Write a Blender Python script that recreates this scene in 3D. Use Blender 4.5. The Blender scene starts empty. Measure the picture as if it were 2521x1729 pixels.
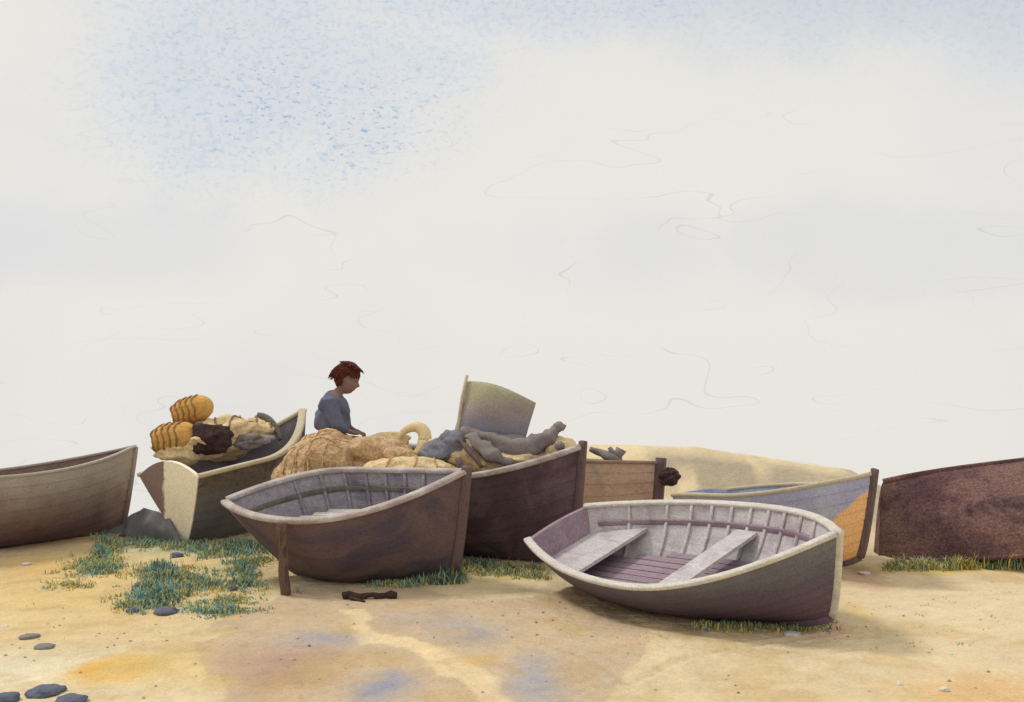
import bpy, bmesh, math, random
import numpy as np
from mathutils import Vector, Matrix, noise as mn, Euler
random.seed(7)
C = bpy.context.scene.collection
F = 3000.0; CH = 2.1          # focal length in photo pixels, eye height

def at(u, v, y):              # a photo point at a chosen distance -> world
    return Vector(((u-1260.5)/F*y, y, CH-(v-864.5)/F*y))
def on_ground(u, v):
    y = CH*F/(v-864.5); return ((u-1260.5)/F*y, y)

# ------------------------------------------------------------------ materials
def lin(c, k=1.0):
    r = []
    for x in c:
        x = x/255.0
        r.append((x/12.92 if x <= .04045 else ((x+.055)/1.055)**2.4)*k)
    return (*r, 1)
MATS = {}
def net_pattern(m, scale=16, dark=.62):
    nt = m.node_tree; N = nt.nodes; Lk = nt.links; b = N['Principled BSDF']; tc = N.new('ShaderNodeTexCoord')
    nz = N.new('ShaderNodeTexNoise'); nz.inputs['Scale'].default_value = 6; Lk.new(tc.outputs['Object'], nz.inputs[0])
    mx = N.new('ShaderNodeMix'); mx.data_type = 'VECTOR'; mx.inputs[0].default_value = .12; Lk.new(tc.outputs['Object'], mx.inputs[4]); Lk.new(nz.outputs['Color'], mx.inputs[5])
    v = N.new('ShaderNodeTexVoronoi'); v.feature = 'DISTANCE_TO_EDGE'; v.inputs['Scale'].default_value = scale; Lk.new(mx.outputs[1], v.inputs['Vector'])
    r_ = N.new('ShaderNodeMapRange'); r_.inputs[1].default_value = .02; r_.inputs[2].default_value = .16; r_.inputs[3].default_value = 1.08; r_.inputs[4].default_value = dark; Lk.new(v.outputs['Distance'], r_.inputs[0])
    l = b.inputs['Base Color'].links[0]; src = l.from_socket; Lk.remove(l)
    mm = N.new('ShaderNodeMix'); mm.data_type = 'RGBA'; mm.blend_type = 'MULTIPLY'; mm.inputs[0].default_value = 1; Lk.new(src, mm.inputs[6]); Lk.new(r_.outputs[0], mm.inputs[7]); Lk.new(mm.outputs[2], b.inputs['Base Color'])
    bp = N.new('ShaderNodeBump'); bp.inputs['Strength'].default_value = .9; bp.inputs['Distance'].default_value = .015; Lk.new(r_.outputs[0], bp.inputs['Height']); Lk.new(b.inputs['Normal'].links[0].from_socket, bp.inputs['Normal']); Lk.new(bp.outputs[0], b.inputs['Normal'])
def mat(name, cols, k=1.0, scale=2.5, stretch=(1, 1, 1), grain=.18, gscale=70, rough=.85, bump=.25, bscale=60, streak=0, off=0, two=False):
    if name in MATS: return MATS[name]
    m = bpy.data.materials.new(name); m.use_nodes = True; nt = m.node_tree; N = nt.nodes; Lk = nt.links
    b = N['Principled BSDF']; b.inputs['Roughness'].default_value = rough
    b.inputs['Specular IOR Level'].default_value = .25
    tc = N.new('ShaderNodeTexCoord'); mp = N.new('ShaderNodeMapping'); Lk.new(tc.outputs['Object'], mp.inputs[0])
    mp.inputs['Scale'].default_value = stretch; mp.inputs['Location'].default_value = (off, off*.7, off*1.3)
    n1 = N.new('ShaderNodeTexNoise'); n1.inputs['Scale'].default_value = scale; n1.inputs['Detail'].default_value = 5
    n1.inputs['Roughness'].default_value = .6; n1.inputs['Distortion'].default_value = .6
    Lk.new(mp.outputs[0], n1.inputs['Vector'])
    rp = N.new('ShaderNodeValToRGB'); e = rp.color_ramp.elements; n = len(cols)
    while len(e) < n: e.new(.5)
    for i, c in enumerate(cols):
        e[i].position = .32+.36*(i/(n-1) if n > 1 else 0); e[i].color = lin(c, k)
    Lk.new(n1.outputs[0], rp.inputs[0])
    n2 = N.new('ShaderNodeTexNoise'); n2.inputs['Scale'].default_value = gscale; n2.inputs['Detail'].default_value = 3
    Lk.new(tc.outputs['Object'], n2.inputs['Vector'])
    mr = N.new('ShaderNodeMapRange'); mr.inputs[1].default_value = .3; mr.inputs[2].default_value = .7
    mr.inputs[3].default_value = 1-grain; mr.inputs[4].default_value = 1+grain
    Lk.new(n2.outputs[0], mr.inputs[0])
    mx = N.new('ShaderNodeMix'); mx.data_type = 'RGBA'; mx.blend_type = 'MULTIPLY'; mx.inputs[0].default_value = 1
    Lk.new(rp.outputs[0], mx.inputs[6]); Lk.new(mr.outputs[0], mx.inputs[7]); col = mx.outputs[2]
    if streak:
        mp3 = N.new('ShaderNodeMapping'); mp3.inputs['Scale'].default_value = (1.2, 26, 26); Lk.new(tc.outputs['Object'], mp3.inputs[0])
        n3 = N.new('ShaderNodeTexNoise'); n3.inputs['Scale'].default_value = 1.6; n3.inputs['Detail'].default_value = 6; Lk.new(mp3.outputs[0], n3.inputs['Vector'])
        m3 = N.new('ShaderNodeMapRange'); m3.inputs[1].default_value = .3; m3.inputs[2].default_value = .7
        m3.inputs[3].default_value = 1-streak; m3.inputs[4].default_value = 1+streak*.7; Lk.new(n3.outputs[0], m3.inputs[0])
        m4 = N.new('ShaderNodeMix'); m4.data_type = 'RGBA'; m4.blend_type = 'MULTIPLY'; m4.inputs[0].default_value = 1
        Lk.new(col, m4.inputs[6]); Lk.new(m3.outputs[0], m4.inputs[7]); col = m4.outputs[2]
    Lk.new(col, b.inputs['Base Color'])
    nb = N.new('ShaderNodeTexNoise'); nb.inputs['Scale'].default_value = bscale; nb.inputs['Detail'].default_value = 4
    Lk.new((mp3 if streak else tc).outputs[0 if streak else 'Object'], nb.inputs['Vector'])
    if streak: nb.inputs['Scale'].default_value = 2
    bp = N.new('ShaderNodeBump'); bp.inputs['Strength'].default_value = bump; bp.inputs['Distance'].default_value = .01
    Lk.new(nb.outputs[0], bp.inputs['Height']); Lk.new(bp.outputs[0], b.inputs['Normal'])
    MATS[name] = m; return m

# ------------------------------------------------------------------ objects
def tag(o, label=None, cat=None, group=None, kind=None):
    if label: o['label'] = label
    if cat: o['category'] = cat
    if group: o['group'] = group
    if kind: o['kind'] = kind
    return o
def thing(name, loc, label, cat, group=None, M=None):
    o = bpy.data.objects.new(name, None); C.objects.link(o); o.empty_display_size = .2
    if M is not None: o.matrix_world = M
    else: o.location = loc
    return tag(o, label, cat, group)
def mesh_obj(name, verts, faces, mats, parent=None, smooth=True, fm=None, loc=None, inv=None):
    me = bpy.data.meshes.new(name)
    if loc is not None: verts = [Vector(v)-Vector(loc) for v in verts]
    me.from_pydata([tuple(v) for v in verts], [], faces)
    for m in (mats if isinstance(mats, (list, tuple)) else [mats]): me.materials.append(m)
    if fm: me.polygons.foreach_set('material_index', fm)
    if smooth: me.polygons.foreach_set('use_smooth', [True]*len(me.polygons))
    me.update()
    o = bpy.data.objects.new(name, me); C.objects.link(o)
    if parent: o.parent = parent
    elif loc is not None: o.location = loc
    return o
class MB:
    def __init__(s): s.v = []; s.f = []
    def add(s, v, f):
        n = len(s.v); s.v += [Vector(p) for p in v]; s.f += [tuple(i+n for i in q) for q in f]
    def hexa(s, p):           # eight corners, bottom ring then top ring
        s.add(p, [(3, 2, 1, 0), (4, 5, 6, 7), (0, 1, 5, 4), (1, 2, 6, 5), (2, 3, 7, 6), (3, 0, 4, 7)])
    def sweep(s, pts, w, h, up=(0, 0, 1), lat=None):     # rounded box section along a path
        n = len(pts); rings = []; pts = [Vector(p) for p in pts]
        sec = [(-1, -.6), (-.75, -1), (.75, -1), (1, -.6), (1, .6), (.75, 1), (-.75, 1), (-1, .6)]
        for i, p in enumerate(pts):
            t = (pts[min(i+1, n-1)]-pts[max(i-1, 0)]).normalized()
            a = Vector(lat) if lat else t.cross(Vector(up)).normalized()
            b = a.cross(t).normalized()
            ww = w(i/(n-1)) if callable(w) else w; hh = h(i/(n-1)) if callable(h) else h
            rings.append([p+a*(x*ww/2)+b*(y*hh/2) for x, y in sec])
        v = [q for r in rings for q in r]; f = []
        for i in range(n-1):
            for j in range(8): f.append((i*8+j, i*8+(j+1) % 8, (i+1)*8+(j+1) % 8, (i+1)*8+j))
        f.append(tuple(range(7, -1, -1))); f.append(tuple((n-1)*8+j for j in range(8)))
        s.add(v, f)
    def tube(s, pts, r, k=10, wob=0, seed=0):
        pts = [Vector(p) for p in pts]; n = len(pts); v = []; f = []; a = None
        for i, p in enumerate(pts):
            t = (pts[min(i+1, n-1)]-pts[max(i-1, 0)]).normalized()
            if a is None: a = t.orthogonal().normalized()
            a = (a-t*a.dot(t)).normalized(); b = t.cross(a)
            rr = r(i/(n-1)) if callable(r) else r
            for j in range(k):
                g = 2*math.pi*j/k; q = p+(a*math.cos(g)+b*math.sin(g))*rr
                if wob: q += (a*math.cos(g)+b*math.sin(g))*wob*mn.noise(q*9+Vector((seed, 0, 0)))
                v.append(q)
        for i in range(n-1):
            for j in range(k): f.append((i*k+j, i*k+(j+1) % k, (i+1)*k+(j+1) % k, (i+1)*k+j))
        f.append(tuple(range(k-1, -1, -1))); f.append(tuple((n-1)*k+j for j in range(k)))
        s.add(v, f)
    def build(s, name, m, parent=None, loc=None, smooth=True):
        return mesh_obj(name, s.v, s.f, m, parent, smooth, loc=loc)
def smooth_path(pts, n=24):
    pts = [Vector(p) for p in pts]; P = [pts[0]*2-pts[1]]+pts+[pts[-1]*2-pts[-2]]; out = []; m = len(pts)-1
    for k in range(n+1):
        t = k/n*m; i = min(int(t), m-1); t -= i; a, b, c, d = P[i:i+4]
        out.append(.5*((2*b)+(c-a)*t+(2*a-5*b+4*c-d)*t*t+(3*b-a-3*c+d)*t**3))
    return out
def blob_mesh(c, r, amp=.15, fr=1.6, seed=0, sub=4, rotz=0, flat=None, fine=.03, tilt=0):
    bm = bmesh.new(); bmesh.ops.create_icosphere(bm, subdivisions=sub, radius=1)
    R = Matrix.Rotation(rotz, 3, 'Z') @ Matrix.Rotation(tilt, 3, 'Y'); v = []
    for q in bm.verts:
        p = q.co.copy(); s = Vector((seed*3.1, seed*1.7, seed*.9))
        d = 1+amp*mn.fractal(p*fr+s, 1, 2, 3)+fine*mn.fractal(p*7+s, 1, 2, 3)
        p = Vector((p.x*r[0], p.y*r[1], p.z*r[2]))*d
        if flat is not None and p.z < -flat: p.z = -flat+(p.z+flat)*.15
        v.append(R @ p+Vector(c))
    f = [tuple(x.index for x in g.verts) for g in bm.faces]; bm.free()
    return v, f

# ------------------------------------------------------------------ ground height
def sm(a, b, x):
    t = np.clip((x-a)/(b-a), 0, 1); return t*t*(3-2*t)
_g = np.random.default_rng(3).random((256, 256))
def vn(x, y):
    xi = np.floor(x).astype(int); yi = np.floor(y).astype(int); fx = x-xi; fy = y-yi
    fx = fx*fx*(3-2*fx); fy = fy*fy*(3-2*fy); g = lambda a, b: _g[a % 256, b % 256]
    return (g(xi, yi)*(1-fx)+g(xi+1, yi)*fx)*(1-fy)+(g(xi, yi+1)*(1-fx)+g(xi+1, yi+1)*fx)*fy
def fbm(x, y, o=4, r=.55):
    s = 0; a = 1; t = 0
    for k in range(o): s = s+a*vn(x*2**k+17*k, y*2**k+31*k); t += a; a *= r
    return s/t
bank_u = np.array([600, 740, 800, 1130, 1540, 1700, 1850, 2000, 2100, 2170, 2260, 2400])
bank_v = np.array([1300, 1230, 1120, 1100, 1094, 1100, 1120, 1142, 1160, 1195, 1270, 1300])
bank_x = (bank_u-1260.5)/F*16.5; bank_z = np.maximum(0, CH-(bank_v-864.5)/F*16.5)
def ground_z(x, y):
    x = np.asarray(x, float); y = np.asarray(y, float)
    z = .035*(fbm(x*.8+40, y*.8+40, 3)-.5)+.012*(fbm(x*5+9, y*5, 3)-.5)
    h = np.interp(x, bank_x, bank_z)*(1+.06*(fbm(x*2.2, y*2.2, 3)-.5))
    d = y-16.5; z = z+h*np.exp(-(d/np.where(d < 0, 1.25, 2.2))**2)
    drop = np.where(x < -.287*y, 14.4, 17.6); drop = np.where(x > .37*y, 15.5, drop)
    e = np.maximum(0, y-drop); z = z-.4*e*e/(e+1.0)
    return z
_fur = []
def furrow(pts, dep, wd):
    P = [on_ground(*p) for p in pts]; P = [tuple(q)[:2] for q in smooth_path([(a, b, 0) for a, b in P], 20)]; _fur.append((P, dep, wd))
for f_ in (([(1480, 1695), (1560, 1682), (1700, 1622), (1950, 1575), (2200, 1548), (2480, 1540)], .022, .035), ([(1230, 1560), (1330, 1580), (1450, 1620), (1560, 1690)], .02, .035), ([(200, 1520), (330, 1545), (450, 1572), (640, 1592), (760, 1590)], .02, .035), ([(2080, 1462), (2300, 1470), (2520, 1462)], .018, .04), ([(1850, 1640), (2100, 1600), (2400, 1585)], .014, .03), ([(0, 1440), (120, 1425), (260, 1420)], .018, .035)): furrow(*f_)
def furrow_z(x, y):
    z = np.zeros_like(x)
    for P, dep, wd in _fur:
        d = np.full(x.shape, 9.0)
        for (x0, y0), (x1, y1) in zip(P[:-1], P[1:]):
            dx, dy = x1-x0, y1-y0; t = np.clip(((x-x0)*dx+(y-y0)*dy)/(dx*dx+dy*dy+1e-9), 0, 1); d = np.minimum(d, np.hypot(x-x0-t*dx, y-y0-t*dy))
        k = .35+.9*fbm(x*3+3, y*3, 2)
        z = z-dep*k*np.exp(-(d/wd)**2)+dep*.5*k*np.exp(-((d-wd*2)/wd)**2)
    return z
def gz(x, y): return float(ground_z(x, y))

# ------------------------------------------------------------------ boats
DEF = dict(X=0, Y=11, head=0, heel=0, pitch=0, L=3.4, B=1.4, H=.6, sb=.25, ss=.1, g0=.6, rb=.25, rs=.1, m=.45, pb=2.0, sink=.03, ful=.75, kb=.12, ks=.05, flip=0)
def local(P, s, side, t):
    m = P['m']
    if s > m: q = (s-m)/(1-m); g = 1-q**P['pb']; zg = P['H']+P['sb']*q*q; k = P['kb']*q**5
    else: q = (m-s)/m; g = P['g0']+(1-P['g0'])*(1-q**2.0); zg = P['H']+P['ss']*q*q; k = P['ks']*q**4
    hb = P['B']/2*g; th = t*math.pi/2
    w = P['ful']*(1-(max(0, (s-m)/(1-m)))**2*.8)
    if P['g0'] < .2: w *= (1-(max(0, (m-s)/m))**2*.7)
    yy = (1-w)*t**.85+w*math.sin(th); zz = (1-w)*t+w*(1-max(0, math.cos(th))**1.25)
    xg = s*P['L']; xk = P['rs']+s*(P['L']-P['rs']-P['rb'])
    return Vector((xk+(xg-xk)*zz**.8-P['L']/2, side*hb*yy, k+(zg-k)*zz))
def rotm(P):
    R = Matrix.Rotation(math.radians(P['head']), 4, 'Z') @ Matrix.Rotation(-math.radians(P['pitch']), 4, 'Y') @ Matrix.Rotation(math.radians(P['heel']), 4, 'X')
    if P['flip']: R = R @ Matrix.Rotation(math.pi, 4, 'X')
    return R
def norm_at(P, s, side, t):
    e = 1e-3; s0, s1 = max(0, s-e), min(1, s+e); t0, t1 = max(0, t-e), min(1, t+e)
    a = local(P, s1, 1, t)-local(P, s0, 1, t); b = local(P, s, 1, t1)-local(P, s, 1, t0)
    n = b.cross(a)
    if n.length < 1e-12: n = Vector((0, 1, 0))
    n.normalize()
    if n.y < 0: n = -n
    if s > .97: n = Vector((n.x, max(n.y, .2), n.z)).normalized()
    return Vector((n.x, n.y*side, n.z))
class Boat:
    def __init__(S, label, out, inn, rail, stem, transom, wood=None, ns=44, strakes=8, thick=.02, band=None, nband=1, kind='wooden_boat', group='boats hauled up on the sand', **kw):
        P = S.P = dict(DEF); P.update(kw); R = rotm(P)
        mnz = min((R @ local(P, i/12, sd, t/5)).z for i in range(13) for sd in (-1, 1) for t in range(6))
        S.M = Matrix.Translation((P['X'], P['Y'], -mnz-P['sink'])) @ R
        S.e = thing(kind, None, label, 'boat', group, M=S.M)
        S.wood = wood or inn; S.rail = rail
        V = []; Fc = []; fm = []
        st = [i/ns for i in range(ns+1)]
        for side in (1, -1):
            rows = []          # outer clinker profile, keel to gunwale
            for k in range(strakes):
                t0, t1 = k/strakes, (k+1)/strakes
                cl = kw.get('clink', .008); rows += [(t0, cl, k), (t0*.5+t1*.5, cl*.55, k), (t1, .001, k)]
            rin = [(k/strakes/1.0, -thick, k) for k in range(strakes, -1, -1)]
            allr = rows+rin; base = len(V)
            for (t, o, k) in allr:
                for s in st:
                    p = local(P, s, side, t); n = norm_at(P, s, side, max(t, .02)); q = p+n*o
                    if q.y*side < 0 or t == 0: q.y = 0
                    V.append(q)
            W = ns+1
            for r in range(len(allr)-1):
                for i in range(ns):
                    a = base+r*W+i; q = (a, a+1, a+W+1, a+W)
                    Fc.append(q if side < 0 else q[::-1])
                    if r < len(rows)-1 or r == len(rows)-1:
                        kk = allr[r][2]; fm.append(2 if band and r < len(rows) and (kw['bandf'](i/ns, allr[r][0]) if 'bandf' in kw else kk >= strakes-nband) else 0)
                        if r == len(rows)-1: fm[-1] = 1
                    else: fm.append(1)
        S.hull = mesh_obj('hull', V, Fc, [out, inn, band or out], S.e, fm=fm)
        m = S.hull.modifiers.new('edge', 'EDGE_SPLIT'); m.split_angle = math.radians(28)
        # gunwale rails
        for side in (1, -1):
            b = MB(); pts = []
            for i in range(41):
                s = i/40; p = local(P, s, side, 1); n = norm_at(P, s, side, 1); p = p-n*.008+Vector((0, 0, .008))
                if s > .985: p.y = side*max(abs(p.y), .012)
                pts.append(p)
            b.sweep(pts, kw.get('rw', .075), kw.get('rh', .035)); b.build('gunwale', rail, S.e)
        # rubbing strake
        # transom
        if P['g0'] > .2 or True:
            b = MB(); K = 12; cam = kw.get('camber', .04); th = .035
            for dx in (0, 1):
                pass
            ring = [local(P, 0, 1, k/K) for k in range(K+1)]
            top = []
            for j in range(1, 12):
                f = j/12; a = ring[-1]; y = a.y*(1-2*f); top.append(Vector((a.x, y, a.z+cam*(1-(1-2*f)**2))))
            loop = ring[1:]+top+[Vector((p.x, -p.y, p.z)) for p in ring[1:][::-1]]+[ring[0].copy()]
            n = len(loop); vv = [p+Vector((-.012, 0, 0)) for p in loop]+[p+Vector((th, 0, 0)) for p in loop]
            vv = [Vector((p.x, p.y*.995, p.z)) for p in vv]
            c0 = sum(loop, Vector())/n; vv += [c0+Vector((-.012, 0, 0)), c0+Vector((th, 0, 0))]
            ff = []
            for i in range(n):
                j = (i+1) % n; ff += [(i, j, n+j, n+i), (j, i, 2*n), (n+i, n+j, 2*n+1)]
            b.add(vv, ff); S.transom = b.build('transom', transom, S.e, smooth=False)
        # keel and stem
        b = MB(); pts = [local(P, s/20, 1, 0)+Vector((0, 0, -.015)) for s in range(0, 21)]
        b.sweep(pts, .05, .05); b.build('keel', kw.get('keelm', stem), S.e)
        b = MB(); pts = [local(P, 1, 1, t/14) for t in range(0, 15)]; pts = [p+Vector((.012, 0, 0)) for p in pts]
        pts.append(pts[-1]+(pts[-1]-pts[-2]).normalized()*kw.get('head_h', .07)); b.sweep(pts, kw.get('sw', .075), kw.get('sd', .09), lat=(0, 1, 0)); S.stem = b.build('stem', stem, S.e)
    def half(S, s, z):        # inner half width of the hull at gunwale station s and height z
        x = S.sx(s); lo, hi = 0, 1
        def st(t):
            a, b = 0.0, 1.0
            if local(S.P, 0, 1, t).x > x or local(S.P, 1, 1, t).x < x: return None
            for _ in range(18):
                m = (a+b)/2
                if local(S.P, m, 1, t).x < x: a = m
                else: b = m
            return a
        for _ in range(16):
            m = (lo+hi)/2; q = st(m)
            if q is None or local(S.P, q, 1, m).z < z: lo = m
            else: hi = m
        q = st(lo)
        return 0.0 if q is None else max(.0, abs(local(S.P, q, 1, lo).y)-.026)
    def sx(S, s): return s*S.P['L']-S.P['L']/2
    def deck(S, name, s0, s1, z, m, th=.03, n=8, follow=False, gap=0):
        L = S.P['L']; b = MB(); rows = []
        for i in range(n+1):
            s = s0+(s1-s0)*i/n; x = S.sx(s); zz = z
            h = S.half(min(s+.0, 1), zz-th); rows.append((x, h, zz))
        v = []
        for x, h, zz in rows: v += [(x, -h, zz-th), (x, h, zz-th), (x, h, zz), (x, -h, zz)]
        f = []
        for i in range(n):
            for j in range(4): f.append((i*4+j, i*4+(j+1) % 4, (i+1)*4+(j+1) % 4, (i+1)*4+j))
        f += [(3, 2, 1, 0), (n*4, n*4+1, n*4+2, n*4+3)]
        b.add(v, f); return b.build(name, m, S.e, smooth=False)
    def boards(S, s0, s1, z, m, k=7, w=.09):
        b = MB()
        for j in range(k):
            y = (j-(k-1)/2)*(w+.012); seg = [i/20 for i in range(21) if s0 <= i/20 <= s1 and S.half(i/20, z) > abs(y)+w/2]
            if len(seg) < 2: continue
            x0, x1 = S.sx(seg[0])+.01, S.sx(seg[-1])-.01+.02*(j % 2)
            b.hexa([(x0, y-w/2, z-.02), (x1, y-w/2, z-.02), (x1, y+w/2, z-.02), (x0, y+w/2, z-.02), (x0, y-w/2, z), (x1, y-w/2, z), (x1, y+w/2, z), (x0, y+w/2, z)])
        return b.build('floor_boards', m, S.e, smooth=False)
    def rib(S, s, m, t0=.25, t1=.97):
        for side in (1, -1):
            b = MB(); pts = []
            for k in range(9):
                t = t0+(t1-t0)*k/8; pts.append(local(S.P, s, side, t)-norm_at(S.P, s, side, t)*.03)
            b.sweep(pts, .032, .022, lat=(1, 0, 0)); b.build('rib', m, S.e)
    def inner_rail(S, m, z0=.12):
        for side in (1, -1):
            b = MB(); pts = []
            for i in range(2, 38):
                s = i/40; p = local(S.P, s, side, 1); p2 = Vector((p.x, side*S.half(s, p.z-z0), p.z-z0)); pts.append(p2-Vector((0, side*.012, 0)))
            b.sweep(pts, .025, .05); b.build('stringer', m, S.e)
    def W(S, x, y, z): return S.M @ Vector((x, y, z))

K = 1.35
M_grey_out = mat('weathered_grey_paint', [(102, 92, 108), (112, 102, 116), (128, 130, 134), (126, 136, 138)], k=1.15, scale=1.3, stretch=(1, 1, 1.6), streak=.07, bump=.3)
M_grey_in = mat('bleached_wood', [(178, 168, 172), (198, 190, 190), (208, 202, 202), (190, 180, 184)], k=.92, scale=3, streak=.12)
M_mauve_in = mat('mauve_shaded_boards', [(146, 124, 138), (160, 140, 150), (146, 128, 142)], k=.95, scale=3, streak=.14)  # shade inside the grey boat put into a mauve wood colour
M_rail_pale = mat('pale_worn_rail', [(206, 198, 188), (222, 216, 206), (212, 204, 196)], k=.9, scale=4, streak=.12)
M_rail_tan = mat('worn_rail', [(160, 146, 144), (186, 172, 164), (200, 194, 190)], k=.95, scale=4, streak=.16)
M_dark_out = mat('tarred_dark_hull', [(82, 72, 88), (90, 78, 90), (114, 94, 92), (86, 74, 90)], k=1.0, scale=1.3, stretch=(.8, 1, 1.6), streak=.06, bump=.35, off=3)
M_dark_in = mat('dim_grey_inner_planks', [(124, 116, 128), (156, 150, 158), (112, 104, 118)], k=1.0, scale=2, streak=.2)
M_stem = mat('oak_stem', [(90, 76, 84), (118, 98, 94), (100, 86, 92)], k=.95, scale=5, stretch=(4, 4, 1), streak=0)
M_brown_out = mat('maroon_brown_tar', [(80, 62, 70), (88, 70, 78), (108, 90, 94), (82, 70, 82)], k=1.0, scale=1.6, streak=.06, bump=.35, off=7)
M_tan_out = mat('pinkish_tan_hull', [(184, 150, 132), (196, 168, 146), (168, 152, 144)], k=1.1, scale=2.2, streak=.14)
M_tan_rail = mat('tan_rail', [(150, 122, 104), (176, 152, 128)], k=.9, scale=4, streak=.1)
M_blue_out = mat('faded_blue_paint', [(146, 150, 178), (164, 168, 192), (176, 188, 200)], k=1.15, scale=2, streak=.08)
M_orange = mat('orange_ochre_paint', [(206, 158, 100), (222, 176, 118), (212, 168, 116)], k=1.1, scale=2.5, streak=.06)
M_far_out = mat('weathered_mauve_hull', [(124, 98, 92), (146, 122, 114), (170, 158, 144), (186, 180, 166)], k=1.0, scale=1.1, stretch=(.6, 1, 1.6), streak=.12, off=1.5)
M_far_in = mat('brown_inner_planks', [(128, 104, 96), (150, 126, 114)], k=.9, scale=3, streak=.2)
M_load_out = mat('slate_dark_hull', [(104, 102, 106), (116, 114, 118), (122, 120, 124)], k=1.05, scale=2, streak=.06)
M_load_band = mat('dark_top_strake', [(100, 90, 88), (126, 116, 108), (92, 84, 84)], k=.9, scale=5, streak=.2)
M_cream = mat('cream_paint', [(212, 196, 164), (222, 208, 178), (214, 200, 172)], k=.8, scale=3, streak=.05)
M_up_out = mat('tarred_upturned_planks', [(72, 50, 54), (100, 72, 72), (126, 96, 90), (62, 46, 54)], k=1.0, scale=1.6, streak=.12, bump=.5, grain=.4, gscale=45, off=5)
M_post = mat('driftwood_post', [(84, 66, 62), (128, 102, 84), (66, 56, 62)], k=.8, scale=6, stretch=(4, 4, .6))

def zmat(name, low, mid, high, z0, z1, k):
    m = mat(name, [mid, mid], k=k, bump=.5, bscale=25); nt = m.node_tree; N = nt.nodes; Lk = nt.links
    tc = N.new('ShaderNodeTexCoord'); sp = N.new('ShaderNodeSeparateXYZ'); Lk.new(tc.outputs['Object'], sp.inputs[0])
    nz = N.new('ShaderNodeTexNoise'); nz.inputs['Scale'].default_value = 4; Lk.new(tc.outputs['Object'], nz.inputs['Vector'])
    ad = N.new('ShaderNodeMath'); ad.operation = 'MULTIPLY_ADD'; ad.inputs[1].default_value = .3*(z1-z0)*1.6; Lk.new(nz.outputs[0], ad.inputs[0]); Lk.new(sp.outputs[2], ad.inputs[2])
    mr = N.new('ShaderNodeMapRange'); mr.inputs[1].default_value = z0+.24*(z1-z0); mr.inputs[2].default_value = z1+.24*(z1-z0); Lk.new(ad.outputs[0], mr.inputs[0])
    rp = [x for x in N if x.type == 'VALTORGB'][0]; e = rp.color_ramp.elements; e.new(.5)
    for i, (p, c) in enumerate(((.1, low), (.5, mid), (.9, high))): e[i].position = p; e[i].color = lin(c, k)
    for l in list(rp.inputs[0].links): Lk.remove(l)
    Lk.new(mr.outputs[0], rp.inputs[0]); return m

def split_mat(name, cols, other, k, n, edge, w_=.03, nzs=9, nzk=.14, **kw):
    m = mat(name, cols, k=k, **kw); nt = m.node_tree; N = nt.nodes; Lk = nt.links
    rp = [x for x in N if x.type == 'VALTORGB'][0]; tc = N.new('ShaderNodeTexCoord')
    nz = N.new('ShaderNodeTexNoise'); nz.inputs['Scale'].default_value = nzs; Lk.new(tc.outputs['Object'], nz.inputs[0])
    dp = N.new('ShaderNodeVectorMath'); dp.operation = 'DOT_PRODUCT'; dp.inputs[1].default_value = n; Lk.new(tc.outputs['Object'], dp.inputs[0])
    ad = N.new('ShaderNodeMath'); ad.operation = 'MULTIPLY_ADD'; ad.inputs[1].default_value = nzk; Lk.new(nz.outputs[0], ad.inputs[0]); Lk.new(dp.outputs['Value'], ad.inputs[2])
    mr = N.new('ShaderNodeMapRange'); mr.inputs[1].default_value = edge-w_/2; mr.inputs[2].default_value = edge+w_/2; Lk.new(ad.outputs[0], mr.inputs[0])
    mx = N.new('ShaderNodeMix'); mx.data_type = 'RGBA'; mx.inputs[7].default_value = lin(other, k); Lk.new(mr.outputs[0], mx.inputs[0])
    for l in list(rp.outputs[0].links): t_ = l.to_socket; Lk.remove(l); Lk.new(rp.outputs[0], mx.inputs[6]); Lk.new(mx.outputs[2], t_)
    return m
M_grey_out = zmat('grey_and_mauve_paint', (112, 92, 104), (102, 94, 106), (118, 122, 126), .10, .80, .98)
# right-hand grey boat
R1 = Boat('open grey rowing boat with bleached seats, heeled towards the viewer at the right front', M_grey_out, M_grey_in, M_rail_pale, M_rail_pale, M_grey_out,
    X=1.546, Y=9.974, head=-48.778, heel=18.073, pitch=1.729, L=2.993, B=1.601, H=.571, sb=.229, ss=.063, g0=.475, rb=.227, rs=.14, m=.492, pb=2.17, ful=.626, ks=.147, camber=.02, rw=.07, head_h=.03, sw=.03, sd=.05, keelm=M_grey_out)
R1.transom.data.materials.clear(); R1.transom.data.materials.append(M_mauve_in)  # mauve gives the inner transom face its shade by colour
R1.boards(.04, .88, .25, M_mauve_in, k=13, w=.085)
R1.deck('stern_bench', .02, .20, .42, M_grey_in)
R1.deck('thwart', .50, .575, .42, M_grey_in)
R1.deck('bow_boards', .64, .90, .33, M_grey_in, n=10)
for s in (.13, .25, .33, .40, .47, .54, .61, .68, .76, .84): R1.rib(s, M_grey_in)
R1.inner_rail(M_mauve_in, .13)
# middle dark boat
R2 = Boat('dark tarred boat with pale rail, propped level beside a post in the middle front', M_dark_out, M_dark_in, M_rail_tan, M_stem, M_dark_in,
    clink=.004, X=-1.505, Y=11.351, head=-9.353, heel=11.493, pitch=.857, L=2.298, B=1.519, H=.827, sb=.218, ss=-.075, g0=.052, rb=.159, rs=.518, m=.427, pb=1.878, ful=.88, ks=.176, camber=.01, rw=.08, rh=.045, head_h=.05)
R2.boards(.08, .72, .50, M_rail_pale, k=11, w=.09)  # pale colour puts in the sunlit band low inside the hull
R2.deck('thwart', .70, .79, .62, M_dark_in)
R2.inner_rail(M_load_band, .16)
for s in (.2, .3, .4, .5, .6, .7, .8): R2.rib(s, M_dark_in)
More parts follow.
